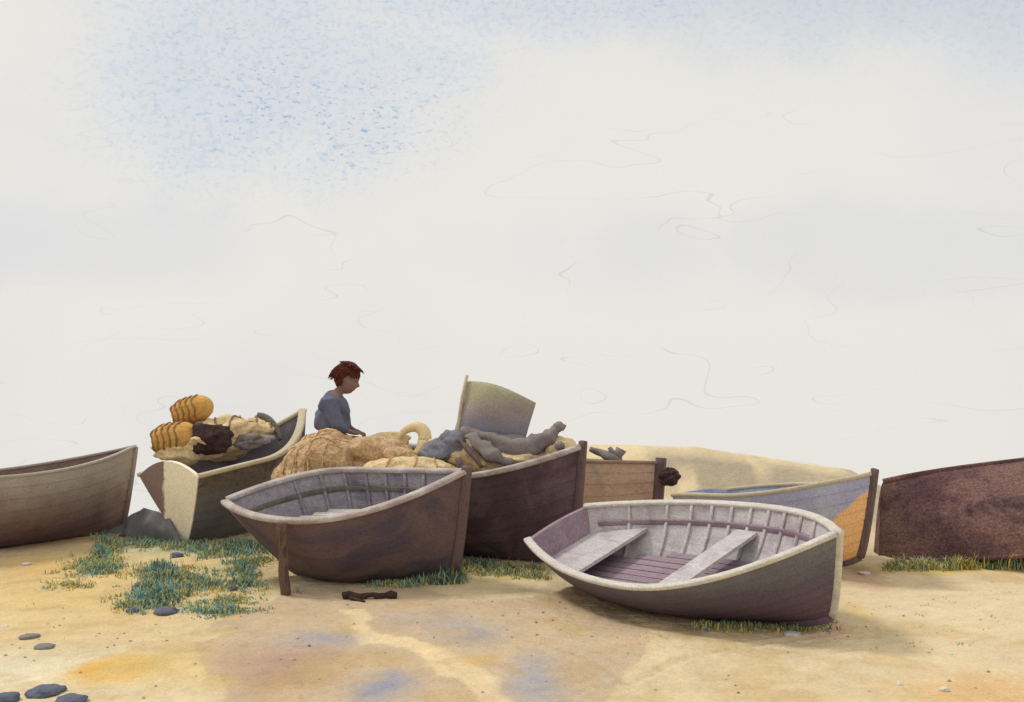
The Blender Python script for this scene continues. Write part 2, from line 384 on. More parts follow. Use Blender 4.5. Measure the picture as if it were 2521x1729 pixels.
# loaded boat
R3 = Boat('slate dark boat with cream rail and cream transom, piled with amber pots', M_load_out, M_dark_in, M_cream, M_load_band, M_cream, band=M_load_band, nband=2,
    X=-3.032, Y=14.062, head=56.006, heel=-2.364, pitch=5.661, L=2.131, B=1.169, H=.855, sb=.392, ss=-.026, g0=.814, rb=.296, rs=.153, m=.394, pb=1.87, ful=.08, camber=.17, rw=.09, rh=.045, sw=.05, sd=.05, head_h=.02)
R3.transom.data.materials.clear(); R3.transom.data.materials.append(split_mat('cream_transom_shaded_half', [(238, 226, 200), (244, 234, 212)], (138, 116, 112), 1.15, (0, 1, .28), .40, scale=3, streak=.05))  # sunlit and shaded halves of the transom painted as cream and brown
R3.transom['label'] = 'cream transom with its left half coloured brown as shade'
R3.deck('thwart', .3, .4, .55, M_dark_in); R3.deck('bow_boards', .55, .92, .35, M_dark_in)
# far left boat
R4 = Boat('weathered mauve grey boat running out of the picture at the far left', M_far_out, M_far_in, M_far_out, M_far_out, M_far_out,
    X=-5.672, Y=12.818, head=48.824, heel=-3.242, pitch=-1.816, L=3.83, B=1.476, H=.779, sb=.264, ss=.1, g0=.599, rb=.176, rs=.119, m=.458, pb=2.053, rw=.05, rh=.03, head_h=.0, sw=.06, sd=.05)
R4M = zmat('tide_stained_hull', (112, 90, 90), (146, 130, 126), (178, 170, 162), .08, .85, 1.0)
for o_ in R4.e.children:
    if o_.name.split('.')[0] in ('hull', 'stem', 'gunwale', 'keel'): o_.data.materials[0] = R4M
R4.deck('thwart', .3, .4, .55, M_far_in); R4.deck('thwart', .6, .68, .6, M_far_in); R4.boards(.05, .9, .2, M_far_in, k=9)
# brown boat
R5 = Boat('tall maroon brown boat loaded with canvas and spars, bow against the tan boat', M_brown_out, M_far_in, M_rail_tan, M_stem, M_brown_out,
    X=-.436, Y=12.568, head=-31.521, heel=4.545, pitch=-2.872, L=2.6, B=1.432, H=.917, sb=.33, ss=.05, g0=.6, rb=.1, rs=.116, m=.449, pb=1.991, rw=.08, rh=.05, head_h=.06, sw=.07, sd=.07)
R5.deck('thwart', .3, .4, .7, M_far_in); R5.boards(.05, .9, .25, M_far_in, k=9)
# tan boat
R6 = Boat('pinkish tan boat with a dark stem post, half hidden behind the grey boat', M_tan_out, M_far_in, M_tan_rail, M_stem, M_tan_out,
    X=.406, Y=14.164, head=-32.382, heel=-4.579, pitch=-.146, L=2.812, B=1.447, H=.858, sb=.038, ss=.1, g0=.6, rb=.035, rs=.12, m=.446, pb=1.997, rw=.07, head_h=.06, sw=.10, sd=.10)
R6.deck('thwart', .4, .5, .7, M_far_in)
# blue boat
R7 = Boat('faded blue boat with an orange lower bow, behind the grey boat', split_mat('blue_strakes_over_orange_bow', [(160, 164, 196), (170, 174, 200), (176, 188, 204)], (232, 186, 132), 1.12, (1, 0, -1.05), .46, scale=2, nzk=.05, streak=.06), M_blue_out, M_cream, M_stem, M_blue_out,
    X=2.703, Y=12.107, head=-60.421, heel=1.398, pitch=3.958, L=2.531, B=1.426, H=.689, sb=.19, ss=-.06, g0=.525, rb=.242, rs=.117, m=.435, pb=2.2, rw=.06, head_h=.05, sw=.045, sd=.07)
R7.deck('thwart', .35, .43, .5, M_blue_out); R7.boards(.05, .9, .18, M_far_in, k=9)
# upturned hull
R8 = Boat('large dark hull lying keel up in the grass at the right edge', M_up_out, M_far_in, M_up_out, M_up_out, M_up_out,
    X=5.93, Y=12.38, head=-4, heel=-.6, pitch=7.2, L=4.6, B=1.998, H=.76, sb=.3, ss=.049, g0=.12, rb=.304, rs=.16, m=.397, pb=2.0, clink=.016, flip=1, rw=.05, strakes=10, camber=.02)

# prop post beside the middle boat
b = MB(); rim = min((R2.M @ local(R2.P, i/60, -1, 1) for i in range(61)), key=lambda p: abs(1260.5+F*p.x/p.y-697))
base = at(703, 1460, rim.y-.02); base.z = gz(base.x, base.y)-.06; top = rim+Vector((-.01, -.085, -.0))
b.sweep([base.lerp(top, i/10)+Vector((.006*math.sin(i*1.3), 0, 0)) for i in range(11)], .085, .05, up=(0, 1, 0)); b.build('support_post', M_post, loc=base)
po = bpy.data.objects['support_post']; tag(po, 'brown wooden prop standing against the dark boat rail', 'post')

# ------------------------------------------------------------------ cargo and heaps
M_amber = mat('amber_wicker', [(206, 148, 66), (222, 172, 96), (226, 188, 128)], k=.9, scale=4, bump=.6)
M_hoop = mat('grey_brown_hoop', [(176, 140, 94), (150, 124, 96)], k=.8, scale=6)
M_net_brown = mat('brown_net', [(176, 144, 108), (198, 166, 126), (184, 154, 124)], k=1.1, scale=4, bump=1.0, bscale=35, grain=.25, gscale=40)
M_net_dark = mat('dark_maroon_net', [(86, 62, 60), (100, 74, 70)], k=.6, scale=4, bump=.8, bscale=35)
M_net_yel = mat('straw_net', [(218, 192, 142), (230, 206, 158), (222, 200, 150)], k=1.0, scale=3, bump=.8, bscale=35, grain=.12)
M_canvas_grey = mat('grey_canvas', [(130, 118, 114), (144, 134, 132), (126, 114, 116)], k=.95, scale=3, bump=.5, bscale=20)
M_canvas_blue = mat('blue_grey_canvas', [(112, 108, 112), (128, 130, 140), (114, 108, 108)], k=1.0, scale=4, bump=.5, bscale=20)
M_yel_rope = mat('straw_rope', [(222, 198, 150), (232, 212, 168)], k=1.0, scale=8, bump=.8, bscale=80)

net_pattern(M_net_brown, 15, .86); net_pattern(M_net_dark, 16, .75); net_pattern(M_net_yel, 13, .9)
def soft(name, c, r, m, label, cat, **kw):
    v, f = blob_mesh(c, r, **kw); base = Vector((c[0], c[1], min(p.z for p in v)))
    o = mesh_obj(name, v, f, m, loc=base); return tag(o, label, cat)
def pot(u, v, y, r, h, axis, label):
    c = at(u, v, y); e = thing('wicker_pot', c-Vector((0, 0, r)), label, 'fish pot', 'amber pots in the loaded boat'); A = Vector(axis).normalized()
    q = A.to_track_quat('Z', 'Y').to_matrix(); V = []; Fc = []; n = 40; k = 30; lc = Vector((0, 0, r))
    def rad(t): return r*max(.03, (1-abs(2*t-1)**3.0))**.5*(1-.12*t)
    for i in range(k+1):
        t = i/k
        for j in range(n):
            g = 2*math.pi*j/n; rr = rad(t)*(1+.035*math.cos(g*14))*(1+.012*math.sin(t*80)); V.append(q @ Vector((rr*math.cos(g), rr*math.sin(g), (t-.5)*h))+lc)
    for i in range(k):
        for j in range(n): Fc.append((i*n+j, i*n+(j+1) % n, (i+1)*n+(j+1) % n, (i+1)*n+j))
    Fc += [tuple(range(n-1, -1, -1)), tuple(k*n+j for j in range(n))]
    mesh_obj('basket', V, Fc, M_amber, e)
    for t in (.12, .26, .40, .54, .68):
        b = MB(); rr = rad(t)*1.03; b.tube([q @ Vector((rr*math.cos(2*math.pi*j/28), rr*math.sin(2*math.pi*j/28), (t-.5)*h+.02*math.sin(j)))+lc for j in range(29)], .011, 6); b.build('hoop', M_hoop, e)
pot(474, 1010, 14.05, .165, .52, (.93, -.25, .28), 'upper amber ribbed wicker pot on top of the boat load')
pot(432, 1078, 13.8, .185, .58, (.93, -.3, .16), 'lower amber ribbed wicker pot resting at the stern of the loaded boat')
soft('net_bundle', at(520, 1080, 13.72), (.22, .17, .165), M_net_dark, 'dark maroon lump of net amidships in the loaded boat', 'net', amp=.35, seed=3)
b = [at(580, 1040, 14.8), at(500, 1055, 14.6), at(640, 1055, 15.3)]
v1, f1 = blob_mesh(at(545, 1078, 14.1), (.5, .34, .24), amp=.3, seed=5, rotz=1.0, sub=5)
v2, f2 = blob_mesh(at(455, 1108, 13.85), (.34, .24, .15), amp=.3, seed=6)
v3, f3 = blob_mesh(at(628, 1062, 14.4), (.22, .36, .15), amp=.35, seed=7, rotz=-.25)
q = MB(); q.add(v1, f1); q.add(v2, f2); q.add(v3, f3); o = q.build('net_pile', M_net_yel, loc=at(540, 1150, 14.1)); tag(o, 'straw coloured net pile spread under the amber pots', 'net')
soft('canvas_bundle', at(610, 1088, 13.95), (.24, .15, .08), M_canvas_grey, 'grey brown cloth lying on the net beside the cream rail', 'cloth', amp=.5, seed=9, tilt=-.15)
b = MB(); b.tube(smooth_path([at(632, 1022, 14.5), at(655, 1032, 14.5), at(678, 1052, 14.4), at(690, 1082, 14.3)], 14), lambda t: .038+.01*math.sin(t*5), wob=.02)
tag(b.build('mooring_rope', M_load_band, loc=at(690, 1080, 14.3)), 'thick dark rope end curling over the net in the loaded boat', 'rope')

# heap behind the middle boat
def px_blob(u, v, y, w, h, d): return at(u, v, y), (w/2*y/F, d, h/2*y/F)
def pb(name, u, v, y, w, h, d, m, label, cat, **kw):
    c, r = px_blob(u, v, y, w, h, d); return soft(name, c, r, m, label, cat, **kw)
q = MB()
for (u, v, y, w, h, d, s) in ((810, 1150, 12.55, 215, 180, .4, 11), (800, 1230, 12.45, 200, 220, .42, 12), (900, 1240, 12.5, 300, 240, .42, 13), (725, 1195, 12.7, 110, 130, .3, 14)):
    c, r = px_blob(u, v, y, w, h, d); q.add(*blob_mesh(c, r, amp=.22, seed=s, sub=5))
bs = at(850, 1300, 12.5); bs.z = 0; tag(q.build('net_heap', M_net_brown, loc=bs), 'large brown heap of nets in front of the person', 'net')
pb('sack', 935, 1115, 12.35, 165, 80, .2, M_net_brown, 'brown sack on the heap just right of the person', 'sack', amp=.2, seed=15, tilt=.1)
pb('sack', 985, 1122, 12.2, 90, 44, .14, M_net_brown, 'small oval brown sack in front of the straw hoop', 'sack', amp=.1, seed=16, tilt=.12)
q = MB()
for (u, v, y, w, h, d, s) in ((1030, 1170, 12.55, 250, 110, .3, 21), (1010, 1190, 12.1, 290, 130, .2, 24), (1000, 1250, 12.45, 330, 170, .35, 22), (960, 1085, 12.75, 100, 45, .16, 23)):
    c, r = px_blob(u, v, y, w, h, d); q.add(*blob_mesh(c, r, amp=.2, seed=s, sub=5))
bs = at(1000, 1300, 12.5); bs.z = 0; tag(q.build('canvas_heap', M_net_yel, loc=bs), 'straw yellow heap of canvas between the brown net and the loaded boat', 'canvas')
b = MB(); c = at(1010, 1092, 12.6); r = .5
ring = [c+Vector((.155*math.cos(g)+.03*math.sin(g), .05*math.sin(g), .165*math.sin(g)+.02*math.cos(g))) for g in [2*math.pi*i/40 for i in range(41)]]
b.tube(ring, lambda t: .05+.02*math.cos(2*math.pi*t), 12, wob=.012); tag(b.build('rope_coil', M_yel_rope, loc=c-Vector((0, 0, .2))), 'straw coloured rope hoop standing on the yellow heap', 'rope')

from mathutils.bvhtree import BVHTree
def drape(ob, paths, r_, m, lift=.0, nm='rope'):
    bpy.context.view_layer.update()
    me_ = ob.data; M_w = ob.matrix_world; t = BVHTree.FromPolygons([M_w @ v_.co for v_ in me_.vertices], [tuple(p.vertices) for p in me_.polygons])
    for (x0, y0), (x1, y1), wv in paths:
        pts = []
        for i in range(40):
            f_ = i/39; x_ = x0+(x1-x0)*f_+wv*math.sin(f_*7+x0*5); y_ = y0+(y1-y0)*f_+wv*.6*math.cos(f_*5+y0*3)
            h = t.ray_cast(Vector((x_, y_, 4)), Vector((0, 0, -1)))
            if h[0] is not None: pts.append(h[0]+Vector((0, 0, r_*.6+lift)))
        if len(pts) > 5:
            b = MB(); b.tube(pts, r_, 6); o = b.build(nm, m, loc=tuple(ob.location)); o.location = (0, 0, 0); o.parent = ob
nh = bpy.data.objects['net_heap']; c1_ = at(800, 1100, 12.4); c2_ = at(1010, 1130, 12.15)
drape(nh, [((c1_.x-.45+.16*i, c1_.y-.5), (c1_.x-.3+.2*i, c1_.y+.3), .07) for i in range(6)]+[((c1_.x-.6, c1_.y-.25+.13*i), (c1_.x+.6, c1_.y-.3+.12*i), .06) for i in range(4)], .007, M_net_brown)
ch_ = bpy.data.objects['canvas_heap']; drape(ch_, [((c2_.x-.5+.25*i, c2_.y-.2), (c2_.x-.35+.25*i, c2_.y+.4), .06) for i in range(4)], .010, M_net_brown)
np_ = bpy.data.objects['net_pile']; c3_ = at(550, 1080, 14.1)
drape(np_, [((c3_.x-.5+.22*i, c3_.y-.35), (c3_.x-.4+.24*i, c3_.y+.35), .07) for i in range(5)], .012, M_hoop)
# load of the brown boat
def sheet(name, corners, th, m, bulge, label, cat, n=22, k=14, edge=None, wr=.012):
    A, B_, Cc, D = [Vector(p) for p in corners]     # bottom left, bottom right, top right, top left
    nrm = (B_-A).cross(D-A).normalized(); V = []; Fc = []
    for sgn in (1, -1):
        for i in range(k+1):
            for j in range(n+1):
                s, t = j/n, i/k; p = A.lerp(B_, s).lerp(D.lerp(Cc, s), t)
                p = p+nrm*(bulge*math.sin(math.pi*s)*(.5+.5*math.sin(math.pi*t*.8))+sgn*th/2+wr*mn.noise(p*5)*2)
                if edge: p = p+edge(s, t)
                V.append(p)
    W = n+1; o = (k+1)*W
    for i in range(k):
        for j in range(n):
            a = i*W+j; Fc.append((a, a+1, a+W+1, a+W)); Fc.append((o+a+W, o+a+W+1, o+a+1, o+a))
    for i in range(k): Fc += [(i*W, (i+1)*W, o+(i+1)*W, o+i*W), (i*W+n+o, (i+1)*W+n+o, (i+1)*W+n, i*W+n)]
    for j in range(n): Fc += [(j+1, j, o+j, o+j+1), (k*W+j, k*W+j+1, o+k*W+j+1, o+k*W+j)]
    ob = mesh_obj(name, V, Fc, m, loc=(A+B_)/2); return tag(ob, label, cat)
M_panel = zmat('dyed_sail_canvas', (130, 134, 156), (146, 134, 134), (164, 160, 132), 0, .55, 1.15)
def top_edge(s, t): return Vector((.0, 0, t*(.07*math.sin(math.pi*min(1, s*.95+.05)))))
sheet('sail_panel', (at(1118, 1070, 12.55), at(1290, 1090, 12.35), at(1318, 992, 12.3), at(1150, 942, 12.55)), .035, M_panel, .16, 'olive and grey canvas screen standing upright above the brown boat', 'canvas', edge=top_edge)
b = MB(); b.tube([at(1122, 1130, 12.52), at(1128, 1050, 12.5), at(1138, 980, 12.5), at(1150, 924, 12.5)], lambda t: .026-.006*t, 8, wob=.01); tag(b.build('pole', M_cream, loc=at(1122, 1130, 12.52)), 'slim pale pole along the left edge of the canvas screen', 'pole')
b = MB(); b.tube(smooth_path([at(1135, 1068, 12.4), at(1190, 1085, 12.3), at(1260, 1100, 12.2), at(1320, 1098, 12.1), at(1352, 1072, 12.1), at(1376, 1052, 12.1)], 30), lambda t: .035+.075*math.sin(math.pi*min(1, t*1.15+.0))**1.0+.02*t if t < .87 else .062-.15*(t-.87), 20, wob=.075)
ee = at(1377, 1051, 12.1); b.add(*blob_mesh(ee, (.06, .05, .05), amp=.3, seed=77, sub=3))
tag(b.build('rolled_sail', M_canvas_grey, loc=at(1260, 1120, 12.2)), 'long grey rolled sail sagging across the brown boat with its end turned up', 'sail')
q = MB()
for (u, v, y, w, h, d, s, tl) in ((1170, 1130, 12.5, 230, 120, .35, 31, .2), (1290, 1140, 12.3, 260, 90, .3, 32, .0), (1380, 1115, 12.1, 90, 80, .14, 33, 0)):
    c, r = px_blob(u, v, y, w, h, d); q.add(*blob_mesh(c, r, amp=.18, seed=s, sub=5, tilt=tl))
tag(q.build('canvas_cover', M_net_yel, loc=at(1250, 1160, 12.4)), 'straw yellow cover spread over the load of the brown boat', 'canvas')
b = MB(); b.tube(smooth_path([at(1150, 1072, 12.2), at(1200, 1110, 12.0), at(1262, 1145, 11.95)], 14), lambda t: .03+.045*math.sin(math.pi*t), 12, wob=.07); tag(b.build('spar', M_canvas_grey, loc=at(1262, 1145, 11.95)), 'thick grey brown spar slanting over the yellow cover', 'spar')
b = MB(); b.tube(smooth_path([at(1128, 1080, 12.15), at(1160, 1115, 12.0), at(1186, 1150, 11.9)], 12), lambda t: .02+.01*math.sin(math.pi*t), 8, wob=.01); tag(b.build('spar', M_stem, loc=at(1186, 1150, 11.9)), 'thin dark spar left of the thick one on the yellow cover', 'spar')
q = MB()
for (u, v, y, w, h, d, s, tl) in ((1085, 1112, 12.3, 110, 66, .16, 41, -.25), (1118, 1095, 12.3, 70, 80, .15, 42, -.5), (1060, 1122, 12.25, 60, 34, .1, 43, 0)):
    c, r = px_blob(u, v, y, w, h, d); q.add(*blob_mesh(c, r, amp=.2, seed=s, sub=4, tilt=tl))
tag(q.build('canvas_bundle', M_canvas_blue, loc=at(1090, 1150, 12.3)), 'blue grey canvas bundle hanging at the left end of the brown boat load', 'cloth')
b = MB(); b.tube([at(1140, 1180, 11.85), at(1135, 1150, 11.86), at(1128, 1128, 11.88)], .034, 8, wob=.01); tag(b.build('wooden_peg', M_stem, loc=at(1140, 1180, 11.85)), 'short dark peg standing at the bow of the middle boat', 'peg')
pb('cork_float', 1378, 1098, 11.95, 26, 24, .05, M_canvas_grey, 'small round grey float near the brown boat bow', 'float', amp=.08, seed=44)
tp = sheet('shadow_sheet', (at(252, 1313, 13.95), at(458, 1340, 13.12), at(425, 1272, 13.35), at(352, 1250, 13.75)), .03, M_load_out, .06, 'slate grey sheet standing in for the shadow left of the cream transom', 'shadow_sheet', wr=.03, edge=lambda s_, t_: Vector((.05*math.sin(s_*11)*(1-t_), 0, .012*math.sin(s_*23)*(1-t_)-.05*t_*(1-t_)*2)))  # dark sheet added in place of the shadow beside the transom
# bits on the tan boat and beside it
b = MB(); b.tube(smooth_path([at(1452, 1106, 13.6), at(1475, 1114, 13.6), at(1505, 1126, 13.5), at(1530, 1136, 13.5)], 12), lambda t: .03+.02*math.sin(3*t), 8, wob=.02); tag(b.build('rope_bundle', M_canvas_grey, loc=at(1530, 1136, 13.5)), 'grey rope bundle lying along the rail of the tan boat', 'rope')
b = MB(); b.tube([at(1518, 1135, 13.5), at(1524, 1118, 13.5), at(1530, 1106, 13.5)], lambda t: .03+.03*t, 8, wob=.02); b.tube([at(1500, 1102, 13.5), at(1510, 1116, 13.5), at(1520, 1130, 13.5)], .022, 8, wob=.01)
tag(b.build('cleat', M_canvas_grey, loc=at(1518, 1135, 13.5)), 'forked grey cleat standing on the rail of the tan boat', 'cleat')
pb('rope_bundle', 1648, 1174, 13.25, 52, 40, .12, M_net_dark, 'dark maroon bundle hanging just right of the tan boat stem', 'bundle', amp=.35, seed=51)

# ------------------------------------------------------------------ person
def skinned(chains, vox=.012):
    me = bpy.data.meshes.new('tmp'); vs = []; es = []; rs = []; idx = {}
    for ch in chains:
        prev = None
        for (p, r) in ch:
            key = tuple(round(x, 4) for x in p)
            if key in idx: i = idx[key]
            else: i = len(vs); idx[key] = i; vs.append(p); rs.append(r)
            if prev is not None: es.append((prev, i))
            prev = i
    me.from_pydata(vs, es, []); o = bpy.data.objects.new('tmp', me); C.objects.link(o)
    m = o.modifiers.new('s', 'SKIN'); m.use_smooth_shade = True
    for i, r in enumerate(rs):
        me.skin_vertices[0].data[i].radius = (r, r) if not isinstance(r, tuple) else r
    me.skin_vertices[0].data[0].use_root = True
    o.modifiers.new('u', 'SUBSURF').levels = 2
    if vox:
        w = o.modifiers.new('r', 'REMESH'); w.mode = 'VOXEL'; w.voxel_size = vox; w.use_smooth_shade = True
    dg = bpy.context.evaluated_depsgraph_get(); em = bpy.data.meshes.new_from_object(o.evaluated_get(dg)); 
    v = [x.co.copy() for x in em.vertices]; f = [tuple(p.vertices) for p in em.polygons]
    bpy.data.objects.remove(o); return v, f
M_skin = mat('shaded_skin', [(150, 118, 108), (160, 128, 116)], k=.8, scale=8, bump=.05, grain=.05)
M_smock = mat('blue_grey_smock', [(100, 108, 140), (112, 116, 138), (108, 106, 122)], k=.8, scale=5, bump=.4, bscale=25, grain=.08)
M_trouser = mat('brown_trousers', [(96, 84, 80), (110, 96, 90)], k=.8, scale=5)
M_hair = mat('red_brown_hair', [(96, 44, 36), (124, 58, 42), (78, 44, 42)], k=.6, scale=14, bump=1, bscale=50, grain=.25)
PY = 12.85
def pp(u, v, dy=0): w = at(u, v, PY); return (w.x, PY+dy, w.z)
HC = Vector(pp(853, 929)); pe = Vector(pp(812, 1062)); person = thing('person', (pe.x, PY, .95), 'person in a blue grey smock with red brown hair, bent over behind the brown nets', 'person')
off = Vector((pe.x, PY, .95))
pelv = pp(820, 1066); sp1 = pp(818, 1040); sp2 = pp(812, 1005); sp3 = pp(820, 985); nk = pp(832, 968); nk2 = pp(842, 955)
def limb(*a): return list(a)
def arm(sg):
    sh = pp(820, 992, sg*.2); el = pp(838, 1048, sg*.25); wr = pp(868, 1062, sg*.12); pal = pp(880, 1066, sg*.08)
    return sh, el, wr, pal
chains = [[(pelv, .15), (sp1, .135), (sp2, .145), (sp3, .12), (nk, .06), (nk2, .055)]]
sm_ch = [[(pelv, .215), (sp1, .20), (pp(820, 1010), .205), (pp(824, 988), .17), (pp(830, 974), .11), (pp(836, 966), .09)]]
tr_ch = [[(pelv, .165), (pp(812, 1070), .155)]]
for sg in (1, -1):
    sh, el, wr, pal = arm(sg)
    chains.append([(sp3, .12), (sh, .062), (el, .043), (wr, .028), (pal, .03)])
    sm_ch.append([(pp(824, 988), .17), (sh, .10), (el, .075), (tuple(Vector(el).lerp(Vector(wr), .8)), .045)])
    hip = (pelv[0]+.03, PY+sg*.1, pelv[2]-.10); kn = (pelv[0]+.43, PY+sg*.14, pelv[2]-.12); an = (pelv[0]+.46, PY+sg*.13, pelv[2]-.42); to = (an[0]+.16, an[1], an[2]-.05)
    chains.append([(pelv, .15), (hip, .09), (kn, .058), (an, .04), (to, .03)])
    tr_ch.append([(pelv, .165), (hip, .105), (kn, .075), (tuple(Vector(kn).lerp(Vector(an), .9)), .06)])
    for k in range(5):
        a = (k-2)*.018
        if k == 0: pts = [(pal, .03), (pal[0]+.01, pal[1]-sg*.035, pal[2]+.012), (pal[0]+.04, pal[1]-sg*.05, pal[2])]
        else:
            l = (.0, .07, .08, .075, .06)[k]; pts = [(pal, .03), (pal[0]+.03, pal[1]+a, pal[2]-.002), (pal[0]+.03+l*.5, pal[1]+a*1.2, pal[2]-.012), (pal[0]+.02+l*.7, pal[1]+a*1.2, pal[2]-.045)]
        chains.append([pts[0]]+[(q_, .009) for q_ in pts[1:]])
v, f = skinned(chains, None)
# head: a sphere shaped into skull, jaw, nose, brow, ears, facing right and tilted down
bm = bmesh.new(); bmesh.ops.create_uvsphere(bm, u_segments=48, v_segments=36, radius=1); HR = Matrix.Rotation(math.radians(24), 3, 'Y'); HS = 1.2; HRS = HR*HS
hv = []
def gs(a, b, s): return math.exp(-((a-b)/s)**2)
for q_ in bm.verts:
    x, y, z = q_.co
    p = Vector((x*.105, y*.082, z*.13))
    if z < 0: p.y *= 1-.32*z*z; p.x = p.x*(1-.25*z*z)+.028*(-z)
    if x > 0:
        p.x += .030*gs(y, 0, .16)*gs(z, -.12, .17)*x            # nose
        p.x += .010*gs(y, 0, .32)*gs(z, -.48, .08)*x            # lips
        p.x += .014*gs(y, 0, .35)*gs(z, -.78, .15)*x            # chin
        p.x -= .014*(gs(y, .35, .17)+gs(y, -.35, .17))*gs(z, .05, .12)*x   # eye sockets
        p.x += .006*gs(z, .25, .09)*x
    p.y += math.copysign(.022*gs(x, -.05, .12)*gs(z, -.05, .2), y)*abs(y)**6       # ears
    hv.append(HR @ (p*HS)+HC+Vector((.0, 0, -.015)))
hf = [tuple(x.index for x in g.verts) for g in bm.faces]; bm.free()
q = MB(); q.add(v, f); q.add(hv, hf)
tmp = q.build('tmp2', M_skin); rm = tmp.modifiers.new('r', 'REMESH'); rm.mode = 'VOXEL'; rm.voxel_size = .0055; rm.use_smooth_shade = True
dg = bpy.context.evaluated_depsgraph_get(); em = bpy.data.meshes.new_from_object(tmp.evaluated_get(dg)); bpy.data.objects.remove(tmp)
em.transform(Matrix.Translation(-off)); em.materials.clear(); em.materials.append(M_skin); ob = bpy.data.objects.new('body', em); C.objects.link(ob); ob.parent = person
def biggest(v, f):
    par = list(range(len(v)))
    def fd(i):
        while par[i] != i: par[i] = par[par[i]]; i = par[i]
        return i
    for q_ in f:
        a = fd(q_[0])
        for j in q_[1:]: par[fd(j)] = a
    cnt = {}
    for i in range(len(v)): k = fd(i); cnt[k] = cnt.get(k, 0)+1
    top_ = max(cnt, key=cnt.get); keep = [i for i in range(len(v)) if fd(i) == top_]; mp = {i: n for n, i in enumerate(keep)}
    return [v[i] for i in keep], [tuple(mp[i] for i in q_) for q_ in f if q_[0] in mp]
for nm_, ch, m_ in (('smock', sm_ch, M_smock), ('trousers', tr_ch, M_trouser)):
    v, f = biggest(*skinned(ch, .014)); v = [p+Vector((mn.noise(p*11), mn.noise(p*11+Vector((5, 0, 0))), mn.noise(p*9)))*.018-off for p in v]; mesh_obj(nm_, v, f, m_, person)
# eyes
for sg in (1, -1):
    ev, ef = blob_mesh(HRS @ Vector((.083, sg*.032, .004))+HC-off, (.013, .013, .013), amp=0, fine=0, sub=2); mesh_obj('eye', ev, ef, mat('dark_eye', [(50, 40, 40), (60, 50, 46)], scale=5), person)
# hair: many short locks over the skull cap
q = MB(); bm = bmesh.new(); bmesh.ops.create_uvsphere(bm, u_segments=40, v_segments=30, radius=1); cap = []
for q_ in bm.verts:
    x, y, z = q_.co; p = Vector((x*.118-.004, y*.097, z*.14+.004)); cut = -.25 if x < .0 else .25+.15*x
    if z < cut: p *= .86
    p *= 1+.06*mn.fractal(Vector((x, y, z))*4, 1, 2, 3); cap.append(HRS @ p+HC-off)
q.add(cap, [tuple(x.index for x in g.verts) for g in bm.faces]); bm.free()
rr = random.Random(4)
for i in range(420):
    a = rr.uniform(0, 2*math.pi); z = rr.uniform(-.25, 1); rad_ = math.sqrt(max(0, 1-z*z)); x = rad_*math.cos(a); y = rad_*math.sin(a)
    if x > 0 and z < .25+.15*x: continue
    d = Vector((x*.118-.004, y*.097, z*.14+.004)); t = Vector((x*.2-.2, y*.3, -1+z*.2)).normalized() if z < .7 else Vector((x+.1, y, -.3)).normalized()
    o_ = d.normalized(); pts = [HRS @ (d*.96)+HC-off, HRS @ (d*1.03+t*.025)+HC-off, HRS @ (d*1.03+t*.05+o_*.004)+HC-off]
    q.tube(pts, lambda tt: .010*(1-tt*.8), 5)
q.build('hair', M_hair, person)

# ------------------------------------------------------------------ ground sheet with its stains, path, wet sand and painted shade
def axis(a, b, d, far0, far1):
    c = list(np.arange(a, b+1e-6, d)); s = d; x = a
    lo = []
    while x > far0: s *= 1.35; x -= s; lo.append(x)
    s = d; x = b; hi = []
    while x < far1: s *= 1.35; x += s; hi.append(x)
    return np.array(lo[::-1]+c+hi)
xs = axis(-5.6, 5.8, .024, -400, 400); ys = axis(6.9, 14.2, .024, -60, 400)
GX, GY = np.meshgrid(xs, ys); GZ = ground_z(GX, GY)+furrow_z(GX, GY)+np.where((GY > 6.5) & (GY < 15), .016*(fbm(GX*8, GY*8, 3)-.5)+.010*(fbm(GX*3+7, GY*14, 2)-.5), 0)
nz = GX.size; W = len(xs)
co = np.stack([GX.ravel(), GY.ravel(), GZ.ravel()], 1)
ii = np.arange(nz).reshape(len(ys), W); quad = np.stack([ii[:-1, :-1], ii[:-1, 1:], ii[1:, 1:], ii[1:, :-1]], -1).reshape(-1, 4)
me = bpy.data.meshes.new('sand'); me.vertices.add(nz); me.vertices.foreach_set('co', co.ravel()); nf = len(quad)
me.loops.add(nf*4); me.loops.foreach_set('vertex_index', quad.ravel().astype(np.int32)); me.polygons.add(nf)
me.polygons.foreach_set('loop_start', np.arange(0, nf*4, 4, dtype=np.int32)); me.polygons.foreach_set('loop_total', np.full(nf, 4, dtype=np.int32))
me.polygons.foreach_set('use_smooth', np.ones(nf, bool)); me.update(); me.validate()
def lc(c): return np.array(lin(c)[:3])
x = GX.ravel(); y = GY.ravel()
wx = x+.22*(fbm(x*2+5, y*1.2+5)-.5)+.07*(fbm(x*9, y*5)-.5); wy = y+.5*(fbm(x*2+55, y*1.2+15)-.5)+.18*(fbm(x*9+30, y*5+8)-.5)
col = np.tile(lc((220, 200, 162)), (nz, 1))
def mixc(c, a): 
    global col
    a = np.clip(a, 0, 1)[:, None]; col = col*(1-a)+lc(c)*a
def ell(u, v, ru, rv, soft_=.5, X=None, Y=None):
    X = wx if X is None else X; Y = wy if Y is None else Y
    cx, cy = on_ground(u, v); rx = ru/F*cy; ry = (on_ground(u, v-rv)[1]-on_ground(u, v+rv)[1])/2
    d = np.sqrt(((X-cx)/rx)**2+((Y-cy)/ry)**2); return 1-sm(1-soft_, 1+soft_*.3, d)
